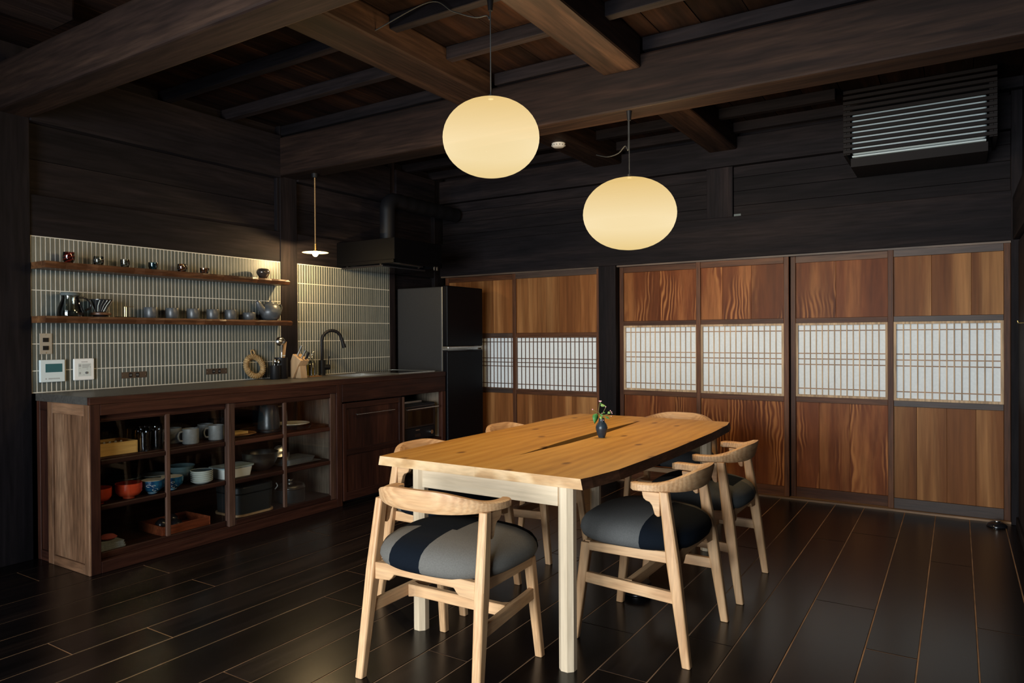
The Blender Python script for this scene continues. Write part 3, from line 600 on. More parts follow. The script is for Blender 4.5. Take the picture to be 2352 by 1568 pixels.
for x in (hx0+.06, hx1-.2):
    for y in (hy0+.06, hy1-.06): B(x-.006, x+.006, y-.006, y+.006, 1.766, 1.787).build('baffle_hook', STEELB, HD)
for y in (hy1-.10, hy1-.065): B(hx1-.002, hx1+.004, y-.007, y+.007, 1.748, 1.778).build('hook', STEEL, HD)
pv = Vector((-3.955, 4.345, 1.965)); pts = [pv, pv+Vector((0, 0, .27))]
for k in range(1, 10):
    a = PI/2*k/9; pts.append(pv+Vector((-.012*k/9, .10*(1-math.cos(a)), .27+.10*math.sin(a))))
pts.append(Vector((-4.06, 5.40, 2.36)))
dp = []
for i in range(len(pts)-1): dp += [pts[i].lerp(pts[i+1], k/3 if i < len(pts)-2 else k/26) for k in range(3 if i < len(pts)-2 else 26)]
dp.append(pts[-1])
MB().tube(dp, [.063 if (i < len(dp)-26 or i % 4) else .068 for i in range(len(dp))], 18).build('duct', BLACK, HD, smooth=60)

# ================================================================== LAMPS
def globe_mat(name):
    m, nt, p = newmat(name); N = nt.nodes.new; L = nt.links.new; nt.nodes.remove(p)
    tc = N('ShaderNodeTexCoord'); sp = N('ShaderNodeSeparateXYZ'); L(tc.outputs['Object'], sp.inputs[0])
    mr = N('ShaderNodeMapRange'); mr.inputs[1].default_value = -.20; mr.inputs[2].default_value = .20; L(sp.outputs[2], mr.inputs[0])
    r = N('ShaderNodeValToRGB'); e = r.color_ramp.elements; e[0].position = 0; e[0].color = (.40,.29,.115,1); e[1].position = 1; e[1].color = (.38,.255,.085,1); q = e.new(.38); q.color = (.475,.385,.225,1)
    L(mr.outputs[0], r.inputs[0])
    em = N('ShaderNodeEmission'); L(r.outputs[0], em.inputs[0]); em.inputs[1].default_value = GLOW
    tr = N('ShaderNodeBsdfTransparent'); ad = N('ShaderNodeAddShader'); L(em.outputs[0], ad.inputs[0]); L(tr.outputs[0], ad.inputs[1])
    L(ad.outputs[0], nt.nodes['Material Output'].inputs[0]); return m
GLOW = 1.0
GLOBE = globe_mat('lit_opal_globe')
def pendant(c, r, hz, anchor, label, loop):
    t = thing('globe_pendant', label, 'pendant lamp', (c[0], c[1], c[2]-hz), 'two globe pendants over the table')
    prof = []
    for k in range(25):
        a = -PI/2+PI*k/24; prof.append((r*max(0, math.cos(a))**.93, hz*math.sin(a)))
    g = MB().lathe(prof, c, 56).build('glass_globe', GLOBE, t, smooth=60)
    MB().tube([(c[0], c[1], c[2]+hz), (c[0], c[1], anchor)], .0025, 6).build('cord', CORD, t, smooth=60)
    MB().lathe([(.001, 0), (.010, 0), (.015, .05), (.001, .05)], (c[0], c[1], anchor-.05), 14).build('cord_grip', BLACK, t, smooth=50)
    MB().lathe([(.001, 0), (.012, .0), (.012, .018), (.001, .02)], (c[0], c[1], c[2]+hz+.001), 12).build('cap', BLACK, t, smooth=50)
    MB().tube([Vector(p) for p in loop], .003, 6).build('slack_cable', CORD, t, smooth=60)
    l = bpy.data.lights.new('bulb', 'POINT'); l.energy = 36; l.color = (1, .70, .35); l.shadow_soft_size = .16
    o = bpy.data.objects.new('bulb', l); COL.objects.link(o); o.parent = t; o.location = Vector(c)-WL[t.name]
    return t
def curve(pts, n=8):
    out = []; P = [Vector(p) for p in pts]; P = [P[0]*2-P[1]]+P+[P[-1]*2-P[-2]]
    for i in range(1, len(P)-2):
        for k in range(n):
            t = k/n; a, b, c, d = P[i-1:i+3]
            out.append(.5*((2*b)+(c-a)*t+(2*a-5*b+4*c-d)*t*t+(3*b-a-3*c+d)*t**3))
    out.append(P[-2]); return out
y2 = 3.53; c2 = PY(1446, 491, y2); d2 = (c2-CAM).dot(fw); 
lp = [(c2.x-.004, y2, 2.36), (c2.x-.006, y2, 2.20)] + [tuple(PY(u, v, yy)) for u, v, yy in ((1436, 335, 3.55), (1420, 352, 3.62), (1395, 360, 3.72), (1370, 356, 3.85))] + [(-2.35, 4.2, 2.62)]
pendant(tuple(c2), 106.5*d2/FPX, 82*d2/FPX, 2.402, 'glowing cream globe lamp hanging from the big beam, lower of the two', curve(lp[:-1]))
y1 = 2.62; c1 = PY(1128, 317, y1); d1 = (c1-CAM).dot(fw)
lp = [(c1.x+.003, y1, 2.70), (c1.x-.004, y1, 2.62), tuple(PY(1118, 36, y1)), tuple(PY(1090, 40, 2.60)), tuple(PY(1040, 26, 2.58)), tuple(PY(985, 5, 2.55)), (-2.36, 2.50, 2.66)]
pendant(tuple(c1), 111*d1/FPX, 88.5*d1/FPX, 2.705, 'glowing cream globe lamp hanging nearest the viewer, upper of the two', curve(lp))
# small lamp over the sink
sl = Vector((-3.985, 3.60, 2.402))
SL = thing('sink_pendant', 'small pendant with a flat disc shade and lit bulb by the shelves', 'pendant lamp', (sl.x, sl.y, 1.78))
MB().lathe([(.001, 0), (.022, 0), (.024, .03), (.001, .03)], (sl.x, sl.y, sl.z-.03), 16).build('ceiling_cap', BLACK, SL, smooth=50)
MB().tube([(sl.x, sl.y, sl.z-.03), (sl.x, sl.y, 1.885)], .0042, 8).build('twisted_cord', ROPE, SL, smooth=60)
MB().lathe([(.001, .05), (.012, .05), (.014, 0), (.001, 0)], (sl.x, sl.y, 1.838), 14).build('socket', BRASS, SL, smooth=50)
MB().lathe([(.001, .012), (.014, .012), (.05, .008), (.094, 0), (.094, -.002), (.05, .005), (.001, .009)], (sl.x, sl.y, 1.826), 32).build('disc_shade', plain('pale_shade', (.30,.23,.14), .5), SL, smooth=50)
bz = 1.816
MB().lathe([(.001, -.022), (.012, -.018), (.02, -.006), (.021, .004), (.015, .018), (.009, .03), (.001, .032)], (sl.x, sl.y, bz), 18).build('bulb_glass', emit('lit_bulb', (1, .80, .42), 60), SL, smooth=60)
l = bpy.data.lights.new('bulb_light', 'POINT'); l.energy = 17; l.color = (1, .70, .34); l.shadow_soft_size = .012
o = bpy.data.objects.new('bulb_light', l); COL.objects.link(o); o.parent = SL; o.location = Vector((sl.x, sl.y, bz-.036))-WL[SL.name]

# ================================================================== CEILING AND WALL FITTINGS
AC = thing('air_conditioner', 'slatted dark wooden cover with a pale air conditioner behind it', 'air conditioner', (-.21, 5.2, 2.285))
ax0, ax1, ay0 = -.625, .199, 5.00
aw, aww = plain('slat_brown', (.009,.007,.007), .6, spec=.15), plain('ac_white', (.42,.50,.52), .35)
for i in range(12):
    z = 2.365+.0348*i; B(ax0, ax1, ay0, ay0+.018, z, z+.0217).build('slat', aw, AC, bevel=.002, seg=1)
B(ax0, ax0+.018, ay0+.018, 5.40, 2.36, 2.70).build('side_board', aw, AC); B(ax1-.018, ax1, ay0+.018, 5.40, 2.36, 2.70).build('side_board', aw, AC)
for x in (ax0+.02, ax1-.04): B(x, x+.02, ay0+.018, ay0+.03, 2.36, 2.70).build('slat_batten', aw, AC)
un = B(ax0+.045, ax1-.05, ay0+.045, 5.405, 2.363, 2.628).build('indoor_unit', aww, AC, bevel=.02, seg=3)
B(ax0+.05, ax1-.055, ay0+.030, ay0+.055, 2.343, 2.352).build('louvre', aww, un); B(ax0+.04, ax1-.045, ay0+.05, 5.405, 2.285, 2.340).build('tray', aw, AC)
SD = thing('smoke_detector', 'round white smoke detector under the ceiling joist', 'smoke detector', (-2.49, 4.59, 2.60))
MB().lathe([(.001, -.028), (.036, -.028), (.046, -.020), (.05, -.004), (.05, 0), (.001, 0)], (-2.49, 4.59, 2.622), 28).build('case', WHITE, SD, smooth=40)
m_ = MB()
for k in range(14):
    a = 2*PI*k/14; m_.box(-2.49+.0475*math.cos(a)-.004, -2.49+.0475*math.cos(a)+.004, 4.59+.0475*math.sin(a)-.004, 4.59+.0475*math.sin(a)+.004, 2.603, 2.609)
m_.build('vent_slots', GREYM, SD)
B(-1.442, -1.39, YD+.012, YD+.0205, 2.104, 2.122).build('tag', plain('dull_tag', (.10,.12,.12), .7)); tag(bpy.data.objects['tag'], 'tiny grey tag in the corner of the wall panel', 'tag')
def plate(nm, label, cat, tl, br, mat, bev=.003, th=.008):
    a = PX(*tl, XW+.004); b = PX(*br, XW+.004); y0, y1, z0, z1 = a.y, b.y, b.z, a.z
    t = thing(nm, label, cat, (XW, (y0+y1)/2, z0)); B(XW+.0005, XW+th, y0, y1, z0, z1).build('plate', mat, t, bevel=bev); return t, y0, y1, z0, z1
t, y0, y1, z0, z1 = plate('switch_plate', 'steel switch plate with two black rockers above the thermostat', 'switch', (90.6, 765.5), (120, 812.7), plain('switch_steel', (.36,.34,.30), .5, metal=.4), .001, .004)
for f in (.30, .69): B(XW+.004, XW+.0075, (y0+y1)/2-.015, (y0+y1)/2+.013, z1-(z1-z0)*f-.013, z1-(z1-z0)*f+.010).build('rocker', BLACK, t)
for f in (.06, .93): MB().tube([(XW+.003, (y0+y1)/2, z1-(z1-z0)*f), (XW+.006, (y0+y1)/2, z1-(z1-z0)*f)], .0028, 8).build('screw', STEEL, t)
t, y0, y1, z0, z1 = plate('thermostat', 'white thermostat with a green-grey screen on the tiles', 'thermostat', (89.3, 826.7), (146.7, 875.2), WHITEC, .003, .02)
yy = lambda f: y0+(y1-y0)*f; zz = lambda f: z1-(z1-z0)*f
B(XW+.0195, XW+.0208, yy(.20), yy(.88), zz(.56), zz(.18)).build('screen', LCD, t)
for k in range(9): B(XW+.0195, XW+.0206, yy(.32+.052*k), yy(.355+.052*k), zz(.88), zz(.82)).build('mark', GREYM, t)
MB().tube([(XW+.0195, yy(.22), zz(.85)), (XW+.0206, yy(.22), zz(.85))], .004, 12).build('button', GREYM, t)
t, y0, y1, z0, z1 = plate('control_panel', 'white rounded control panel right of the thermostat', 'control panel', (167.1, 823.5), (215.4, 871.4), WHITE, .006, .014)
B(XW+.0135, XW+.0148, yy(.2), yy(.82), zz(.82), zz(.22)).build('face_plate', plain('panel_grey', (.58,.62,.60), .4), t)
for k in range(7): B(XW+.0135, XW+.0146, yy(.36+.045*k), yy(.39+.045*k), zz(.18), zz(.14)).build('mark', GREYM, t)
for k in range(4): B(XW+.0145, XW+.0154, yy(.40), yy(.78-.03*k), zz(.30+.045*k), zz(.275+.045*k)).build('mark', GREYM, t)
for a, b, c, d in ((.23, .34, .38, .27), (.26, .30, .47, .44), (.6, .68, .50, .48), (.76, .80, .42, .38), (.24, .33, .72, .62), (.45, .5, .76, .74)): B(XW+.0145, XW+.0154, yy(a), yy(b), zz(c), zz(d)).build('mark', GREYM, t)
MB().tube([(XW+.014, yy(.6), zz(.66)), (XW+.0175, yy(.6), zz(.66))], .007, 16).build('dial', plain('dial_grey', (.12,.13,.14), .4), t, smooth=50)
def outlet(tl, br, label):
    t, y0, y1, z0, z1 = plate('outlet_plate', label, 'outlet', tl, br, plain('bronze_plate', (.10,.075,.06), .4, metal=.6), .001, .004)
    for f in (.36, .63):
        yc = y0+(y1-y0)*f; o_ = B(XW+.004, XW+.0065, yc-.010, yc+.010, (z0+z1)/2-.0125, (z0+z1)/2+.0125).build('socket', BLACK, t)
        for s in (-1, 1): B(XW+.0065, XW+.0068, yc+s*.004-.001, yc+s*.004+.001, (z0+z1)/2-.005, (z0+z1)/2+.005).build('slot', GREYM, o_)
    for f in (.05, .95): MB().tube([(XW+.003, y0+(y1-y0)*f, (z0+z1)/2), (XW+.0055, y0+(y1-y0)*f, (z0+z1)/2)], .0025, 8).build('screw', STEEL, t)
outlet((278.8, 855), (336.5, 866), 'bronze double outlet plate under the middle of the shelves')
outlet((473.5, 847), (521, 857.5), 'bronze double outlet plate left of the straw ring')
# ---- wall shelves
def wshelf(z, y1, label, tilt):
    x1 = -4.10; n = 30; rings = []
    for i in range(n+1):
        y = 1.838+(y1-1.838)*i/n; dx = .006*math.sin(i*1.1+z)+.004*math.sin(i*2.7)
        sl_ = .014 if i == n else 0
        rings.append([(XW+.001, y, z-.036), (x1-.012+dx, y, z-.036), (x1+dx*.8, y-sl_*0, z-.012), (x1-.004+dx, y-sl_, z), (XW+.001, y-sl_, z)])
    o = MB().loft(rings).build('wall_shelf', SHELF); return tag(o, label, 'shelf', 'two live-edge wall shelves')
wshelf(1.619, 3.468, 'upper live-edge wooden shelf on the tiles holding small glasses', 0)
wshelf(1.325, 3.488, 'lower live-edge wooden shelf on the tiles holding cups and a teapot', 0)
ZU, ZL, XS = 1.6195, 1.3255, -4.18

# ================================================================== SMALL THINGS
def vessel(nm, label, cat, c, prof, mat, group=None, seg=28, inner=None, sx=1, sy=1):
    """turned body; prof runs bottom-centre, outside, rim, inside"""
    o = MB().lathe(prof, c, seg, sx, sy).build(nm, mat, smooth=50); return tag(o, label, cat, group)
def tumb(r0, rm, r1, h, t=.0022): return [(.001, 0), (r0, 0), (rm, h*.45), (r1, h), (r1-t, h), (rm-t, h*.45), (r0-t, t*2), (.001, t*2)]
small = [(1.994, .031, .030, .064, PURPG, 'small round plum-coloured glass, first from the left end of the upper shelf'),
         (2.155, .029, .027, .055, GREYG, 'small grey streaked glass, second from the left end of the upper shelf'),
         (2.308, .025, .028, .050, GREYG, 'small clear grey tumbler, third from the left end of the upper shelf'),
         (2.480, .027, .029, .048, BLUEG, 'small dark blue glass on the upper shelf'),
         (2.672, .031, .030, .054, AMBER, 'small brown striped round glass on the upper shelf'),
         (2.830, .028, .032, .040, AMBER, 'low brown striped glass cup on the upper shelf')]
for y, rm, r1, h, m, lb in small:
    t = thing('small_glass', lb, 'glass', (XS, y, ZU), 'small glasses on the upper shelf')
    MB().lathe([(.001, 0), (.02, 0), (rm, h*.5), (r1*.92, h), (r1*.92-.002, h), (rm-.002, h*.5), (.018, .005), (.001, .005)], (XS, y, ZU), 26).build('bowl', m, t, smooth=60)
    if m in (AMBER, PURPG, GREYG):
        for k in range(3):
            zc = h*(.2+.28*k); pts = [(XS+(rm*(.93 if k == 1 else .9)+.001)*math.cos(a), y+(rm*(.93 if k == 1 else .9)+.001)*math.sin(a), ZU+max(.004, min(h-.003, zc+h*.2*math.sin(a+.6)))) for a in [2*PI*j/26 for j in range(26)]]
            MB().tube(pts, .0014, 5, True).build('glass_stripe', DISH if m != PURPG else REDIN, t)
t = thing('bud_vase', 'round smoky brown glass vase at the lit end of the upper shelf', 'vase', (XS, 3.292, ZU))
MB().lathe([(.001, 0), (.022, 0), (.034, .02), (.046, .042), (.046, .055), (.036, .070), (.030, .073), (.028, .071), (.034, .066), (.043, .054), (.043, .042), (.02, .006), (.001, .006)], (XS, 3.292, ZU), 30).build('body', plain('smoky_mirror_glass', (.08,.065,.055), .08, metal=.6), t, smooth=60)
# lower shelf: server, dripper, stand, cups, teapot
t = thing('coffee_server', 'glass coffee server with a flat lid and black handle on the lower shelf', 'coffee server', (XS, 2.00, ZL)); c = (XS, 2.00, ZL)
MB().lathe([(.001, 0), (.064, 0), (.066, .02), (.060, .05), (.040, .105), (.044, .120), (.042, .120), (.037, .105), (.057, .05), (.062, .02), (.060, .004), (.001, .004)], c, 30).build('jug', SMOKE, t, smooth=60)
MB().lathe([(.001, 0), (.063, 0), (.063, .028), (.001, .028)], (c[0], c[1], c[2]+.004), 24).build('dark_base', glass('dark_glass', (.55,.57,.57), 1.2), t, smooth=50)
MB().lathe([(.001, .117), (.047, .117), (.050, .128), (.046, .134), (.001, .134)], c, 28).build('lid', plain('grey_lid', (.10,.12,.12), .25), t, smooth=40)
MB().tube(curve([(XS+.015, 2.035, ZL+.108), (XS+.02, 2.068, ZL+.105), (XS+.022, 2.092, ZL+.085), (XS+.022, 2.098, ZL+.055), (XS+.018, 2.07, ZL+.035)], 5), .0055, 8).build('handle', BLACKG, t, smooth=60)
t = thing('coffee_dripper', 'ribbed dark dripper cone on a wooden ring on the lower shelf', 'coffee dripper', (XS, 2.165, ZL)); c = (XS, 2.165, ZL)
MB().lathe([(.020, .024), (.026, .030), (.058, .098), (.060, .098), (.060, .102), (.056, .102), (.022, .03), (.018, .024)], c, 30).build('cone', plain('dripper_black', (.015,.016,.018), .15), t, smooth=50)
for k in range(18):
    a0 = 2*PI*k/18; MB().tube([(c[0]+(r)*math.cos(a0+q), c[1]+(r)*math.sin(a0+q), c[2]+z) for r, z, q in ((.0275, .032, 0), (.043, .066, .25), (.058, .096, .5))], .0022, 5).build('rib', STEELB if k % 3 else PALE, t, smooth=60)
MB().lathe([(.020, .012), (.052, .012), (.054, .018), (.052, .026), (.020, .026)], c, 28).build('wooden_ring', SHELF, t, smooth=40); MB().lathe([(.022, 0), (.04, 0), (.034, .012), (.022, .012)], c, 24).build('foot', BLACK, t, smooth=40)
t = thing('brass_stand', 'thin brass wire stand on a dark base on the lower shelf', 'stand', (XS, 2.315, ZL))
m_ = MB()
for y in (2.302, 2.312): m_.tube([(XS, y, ZL+.004), (XS, y, ZL+.064)], .0016, 6)
m_.build('legs', BRASS, t); MB().tube([(XS, 2.300, ZL+.065), (XS, 2.358, ZL+.066)], .0013, 6).build('top_wire', BRASS, t); B(XS-.02, XS+.02, 2.255, 2.365, ZL, ZL+.005).build('base', BLACK, t, bevel=.001)
cups = [(2.463, 'first from the left'), (2.602, 'second from the left'), (2.746, 'third from the left'), (2.886, 'fourth from the left'), (3.024, 'fifth from the left')]
for y, w_ in cups:
    vessel('tea_cup', 'dark grey straight-sided cup on the lower shelf, '+w_, 'cup', (XS, y, ZL), [(.001, 0), (.036, 0), (.039, .006), (.040, .064), (.039, .066), (.037, .064), (.035, .008), (.001, .008)], CUPM, 'grey cups on the lower shelf')
vessel('tea_cup', 'low dark grey cup between the straight cups and the teapot', 'cup', (XS, 3.172, ZL), [(.001, 0), (.034, 0), (.042, .018), (.044, .05), (.042, .052), (.039, .05), (.034, .008), (.001, .008)], CUPM, 'grey cups on the lower shelf')
tc_ = Vector((XS, 3.352, ZL)); t = thing('teapot', 'dark grey pottery teapot with an upturned spout on the lower shelf', 'teapot', tc_)
MB().lathe([(.001, 0), (.045, 0), (.062, .018), (.074, .05), (.073, .075), (.058, .105), (.036, .122), (.001, .124)], tc_, 34).build('body', CUPM, t, smooth=60)
ld = MB().lathe([(.036, .119), (.034, .126), (.020, .134), (.001, .136)], tc_, 26).build('lid', CUPM, t, smooth=60); MB().lathe([(.001, .133), (.006, .134), (.008, .143), (.001, .148)], tc_, 14).build('knob', CUPM, ld, smooth=60)
MB().tube(curve([(XS, 3.298, ZL+.062), (XS, 3.268, ZL+.09), (XS, 3.248, ZL+.122), (XS, 3.238, ZL+.134)], 4), [.030-.0015*i for i in range(13)], 14).build('spout', CUPM, t, smooth=60)
MB().tube(curve([(XS, 3.405, ZL+.104), (XS, 3.432, ZL+.118), (XS, 3.449, ZL+.100), (XS, 3.445, ZL+.070), (XS, 3.424, ZL+.05)], 5), .007, 8).build('handle', CUPM, t, smooth=60)
# ---- worktop things
ZW = .9055
t = thing('straw_trivet', 'braided straw ring trivet leaning on the tiles', 'trivet', (-4.225, 3.25, ZW))
def ringpt(a, r_): return Vector((-4.212-.022*math.sin(a)-.012, 3.247+r_*math.cos(a), ZW+.092+r_*.97*math.sin(a)))
MB().tube([ringpt(2*PI*k/40, .070) for k in range(40)], .017, 10, True).build('core', STRAW, t, smooth=60)
for k in range(34):
    a = 2*PI*k/34; c = ringpt(a, .070); tg = (ringpt(a+.02, .070)-c).normalized(); n1 = Vector((1, 0, 0)); n2 = tg.cross(n1).normalized()
    pts = [c+(n1*math.cos(q)+n2*math.sin(q))*.0175+tg*.006*math.sin(q) for q in [2*PI*j/12 for j in range(12)]]
    MB().tube(pts, .0048, 6, True).build('straw_wrap', STRAW, t, smooth=60)
MB().tube(curve([ringpt(PI/2+.05, .085), ringpt(PI/2+.12, .112), ringpt(PI/2-.02, .120), ringpt(PI/2-.14, .105), ringpt(PI/2-.2, .085)], 5), .0055, 8).build('loop', STRAW, t, smooth=60)
c = PZ(641, 869, ZW); c.x = -4.115; c = Vector((-4.135, 3.405, ZW))
t = thing('utensil_crock', 'tall matte black utensil pot holding a ladle', 'utensil pot', c)
MB().lathe([(.001, 0), (.044, 0), (.047, .005), (.047, .152), (.043, .152), (.043, .01), (.001, .01)], c, 30).build('pot', BLACK, t, smooth=50)
c_s = Vector((-4.112, 3.335, ZW)); t = thing('cutlery_pot', 'short matte black pot of shiny cutlery beside the tall pot', 'utensil pot', c_s)
MB().lathe([(.001, 0), (.034, 0), (.036, .004), (.036, .098), (.033, .098), (.033, .01), (.001, .01)], c_s, 28).build('pot', BLACK, t, smooth=50)
for k, (dx, dy, hh) in enumerate(((.008, -.012, .045), (-.012, .004, .032), (.016, .012, .028))):
    t = thing('spoon', ['tallest spoon head in the short black pot', 'middle spoon head in the short black pot', 'lowest spoon head in the short black pot'][k], 'spoon', c_s+Vector((dx, dy, .02)), 'spoons in the short pot')
    MB().tube([c_s+Vector((dx*.5, dy*.5, .012)), c_s+Vector((dx, dy, .10+hh*.3))], .0025, 6).build('handle', STEEL, t, smooth=60)
    MB().lathe([(.001, 0), (.010, .004), (.015, .015), (.013, .026), (.006, .034), (.001, .035)], c_s+Vector((dx, dy, .095+hh*.35)), 14, 1, .5).build('bowl', STEEL, t, smooth=60)
t = thing('ladle', 'steel ladle standing in the tall black pot', 'ladle', c+Vector((0, 0, .012)))
tip = Vector((-4.13, 3.412, 1.135)); MB().tube([c+Vector((.0, .004, .014)), c+Vector((.003, .005, .19))], .0045, 8).build('handle', STEEL, t, smooth=60)
MB().tube([c+Vector((.003, .005, .19)), c+Vector((.006, .0, .245))], [.0045, .010], 8).build('neck', STEEL, t, smooth=60)
lb = c+Vector((.012, -.002, .268)); m_ = MB()
rings = []
for k in range(9):
    a = PI/2*k/8; rings.append([lb+Vector((.030*(1-math.cos(a))*-1+.012, .040*math.sin(a)*math.cos(q), .034*math.sin(a)*math.sin(q))) for q in [2*PI*j/24 for j in range(24)]])
m_.loft(rings, True); m_.build('bowl', STEEL, t, smooth=60)
t = thing('wooden_spatula', 'flat pale wooden spatula standing in the tall black pot', 'spatula', c+Vector((-.015, .02, .012)))
pl = [(-.009, .02), (.009, .02), (.013, .16), (.020, .262), (.018, .268), (.012, .258), (.002, .255), (-.006, .245), (-.012, .16)]
MB().prism(pl, lambda a, z: (c.x-.012, c.y+.024+a+z*.09-.008, ZW+z), lambda a, z: (c.x-.007, c.y+.024+a+z*.09-.008, ZW+z)).build('blade', OAKB, t, bevel=.001)
MB().prism([(-.0125, .160), (.0135, .160), (.0140, .170), (-.0125, .170)], lambda a, z: (c.x-.0125, c.y+.024+a+z*.09-.008, ZW+z), lambda a, z: (c.x-.0065, c.y+.024+a+z*.09-.008, ZW+z)).build('label_band', PALE, t)
# knife block
kb = Vector((-4.07, 3.52, ZW)); t = thing('knife_block', 'slanted wooden knife block on the worktop by the post', 'knife block', kb)
MB().prism([(-.052, 0), (-.052, .125), (-.028, .176), (.058, .128), (.022, .086), (-.030, 0)], lambda a, z: (kb.x+a, kb.y-.040, ZW+z), lambda a, z: (kb.x+a, kb.y+.040, ZW+z)).build('block', OAKB, t, bevel=.002)
MB().prism([(-.012, 0), (.048, 0), (.034, .090), (.023, .084)], lambda a, z: (kb.x+a, kb.y-.030, ZW+z), lambda a, z: (kb.x+a, kb.y+.030, ZW+z)).build('stand', OAKB, t, bevel=.002)
for k, (a0, dy, ln, lb_) in enumerate(((-.012, -.012, .085, 'upper knife with a grey steel handle in the wooden block'), (.022, -.006, .075, 'lower knife with a grey steel handle in the wooden block'), (.036, .020, .062, 'dark knife handle at the back of the wooden block'))):
    p0 = Vector((kb.x+a0, kb.y+dy, ZW+.176-(a0+.028)*.558-.004)); d_ = Vector((.46, .10, .88)) if k == 0 else Vector((.56, .12, .82))
    t = thing('knife', lb_, 'knife', p0, 'knives in the block'); MB().tube([p0, p0+d_*ln*.5+Vector((.003, 0, 0)), p0+d_*ln], [.0075, .007, .0085], 8).build('handle', STEELB if k < 2 else BLACKG, t, smooth=60)
# oil bottles
for k, (x, y, lb_) in enumerate(((-4.14, 3.668, 'clear oil bottle with a bent pourer nearest the knife block'), (-4.155, 3.712, 'clear oil bottle with a bent pourer nearest the tap'))):
    t = thing('oil_bottle', lb_, 'bottle', (x, y, ZW), 'oil bottles on the worktop')
    MB().lathe([(.001, 0), (.024, 0), (.0255, .004), (.0255, .095), (.020, .108), (.010, .120), (.010, .142), (.008, .142), (.008, .12), (.018, .107), (.0235, .095), (.0235, .005), (.001, .005)], (x, y, ZW), 24).build('glass', CLEARB, t, smooth=50)
    MB().lathe([(.001, .006), (.0225, .006), (.0225, .085 if k == 0 else .06), (.001, .085 if k == 0 else .06)], (x, y, ZW), 22).build('oil', OILG, t, smooth=40)
    MB().lathe([(.001, .138), (.011, .138), (.010, .152), (.005, .158), (.001, .158)], (x, y, ZW), 16).build('stopper', STEEL, t, smooth=50)
    MB().tube(curve([(x, y, ZW+.155), (x, y+.002, ZW+.172), (x+.005, y+(.018 if k else -.016), ZW+.184)], 4), .003, 8).build('pourer', STEEL, t, smooth=60)
o = B(-4.20, -4.09, 3.635, 3.755, ZW, ZW+.004).build('bottle_tray', PLATW, bevel=.001); tag(o, 'thin wooden tray under the oil bottles', 'tray')
for ob_ in [q for q in COL.objects if q.name.startswith('oil_bottle')]: ob_.location.z += .0045
# ---- things inside the glass cabinet
Z1, Z2, Z3 = .5805, .3305, .0785
p = PZ(232, 1044, Z1)
t = thing('cutlery_box', 'open pale wooden cutlery box on the upper cabinet shelf', 'box', (-3.87, 2.03, Z1))
bx0, bx1, by0, by1, bh = -3.98, -3.795, 1.925, 2.155, .066
for a in ((bx0, bx1, by0, by0+.008), (bx0, bx1, by1-.008, by1), (bx0, bx0+.008, by0+.008, by1-.008), (bx1-.008, bx1, by0+.008, by1-.008)): B(*a, Z1, Z1+bh).build('board', BOXW, t, bevel=.001)
B(bx0+.008, bx1-.008, by0+.008, by1-.008, Z1, Z1+.006).build('bottom', BOXW, t)
for k in range(4):
    y = 1.99+.03*k; t = tag(MB().tube(curve([(-3.96, y, Z1+.035), (-3.9, y+.005, Z1+.058), (-3.83, y+.004, Z1+.066)], 4), [.003]*8+[.0065], 7).build('fork', STEEL, smooth=60), 'steel cutlery handle in the wooden cutlery box, '+['leftmost', 'second from left', 'third from left', 'rightmost'][k], 'cutlery', 'cutlery in the box')
gl = [(-3.80, 2.196, .036, .105), (-3.81, 2.275, .036, .108), (-3.88, 2.215, .034, .11), (-3.89, 2.30, .036, .115), (-3.97, 2.215, .034, .11), (-3.98, 2.295, .034, .11), (-4.06, 2.12, .034, .10), (-4.06, 2.20, .034, .10), (-4.07, 2.28, .034, .10)]
gn = ['front row, left', 'front row, right beside the glazing bar', 'second row, left', 'second row, right', 'third row, left', 'third row, right', 'back row, left', 'back row, middle', 'back row, right']
for (x, y, r_, h_), nm in zip(gl, gn):
    vessel('drinking_glass', 'clear tumbler on the upper cabinet shelf, '+nm, 'glass', (x, y, Z1), [(.001, 0), (r_*.82, 0), (r_, h_), (r_-.002, h_), (r_*.82-.002, .006), (.001, .006)], CLEAR, 'tumblers in the cabinet', 22)
def mug(x, y, label, ang):
    t = thing('mug', label, 'mug', (x, y, Z1), 'grey mugs in the cabinet')
    MB().lathe([(.001, 0), (.043, 0), (.046, .004), (.046, .088), (.0425, .088), (.0425, .008), (.001, .008)], (x, y, Z1), 30).build('body', MUGM, t, smooth=50)
    d = Vector((math.cos(ang), math.sin(ang), 0)); c = Vector((x, y, Z1))
    MB().tube(curve([c+d*.043+Vector((0, 0, .072)), c+d*.064+Vector((0, 0, .070)), c+d*.073+Vector((0, 0, .046)), c+d*.064+Vector((0, 0, .022)), c+d*.043+Vector((0, 0, .018))], 5), .0055, 8).build('handle', MUGM, t, smooth=60)
mug(-3.83, 2.492, 'grey stoneware mug standing in front, nearest the glasses', -1.7); mug(-3.845, 2.672, 'grey stoneware mug standing in front, beside the middle door stile', -1.8)
mug(-3.945, 2.455, 'grey stoneware mug behind, nearest the glasses', -1.6); mug(-3.955, 2.675, 'grey stoneware mug behind, beside the middle door stile', -1.6)
t = thing('wooden_plate', 'round orange wooden plate on the upper cabinet shelf', 'plate', (-3.86, 2.86, Z1)); MB().lathe([(.001, 0), (.085, 0), (.115, .014), (.113, .017), (.08, .006), (.001, .006)], (-3.875, 2.845, Z1), 34).build('dish', PLATW, t, smooth=40)
o = B(-3.87, -3.79, 2.74, 2.862, Z1+.018, Z1+.034).build('wooden_block', BOXW, bevel=.002); tag(o, 'small yellow wooden block on the orange plate', 'block')
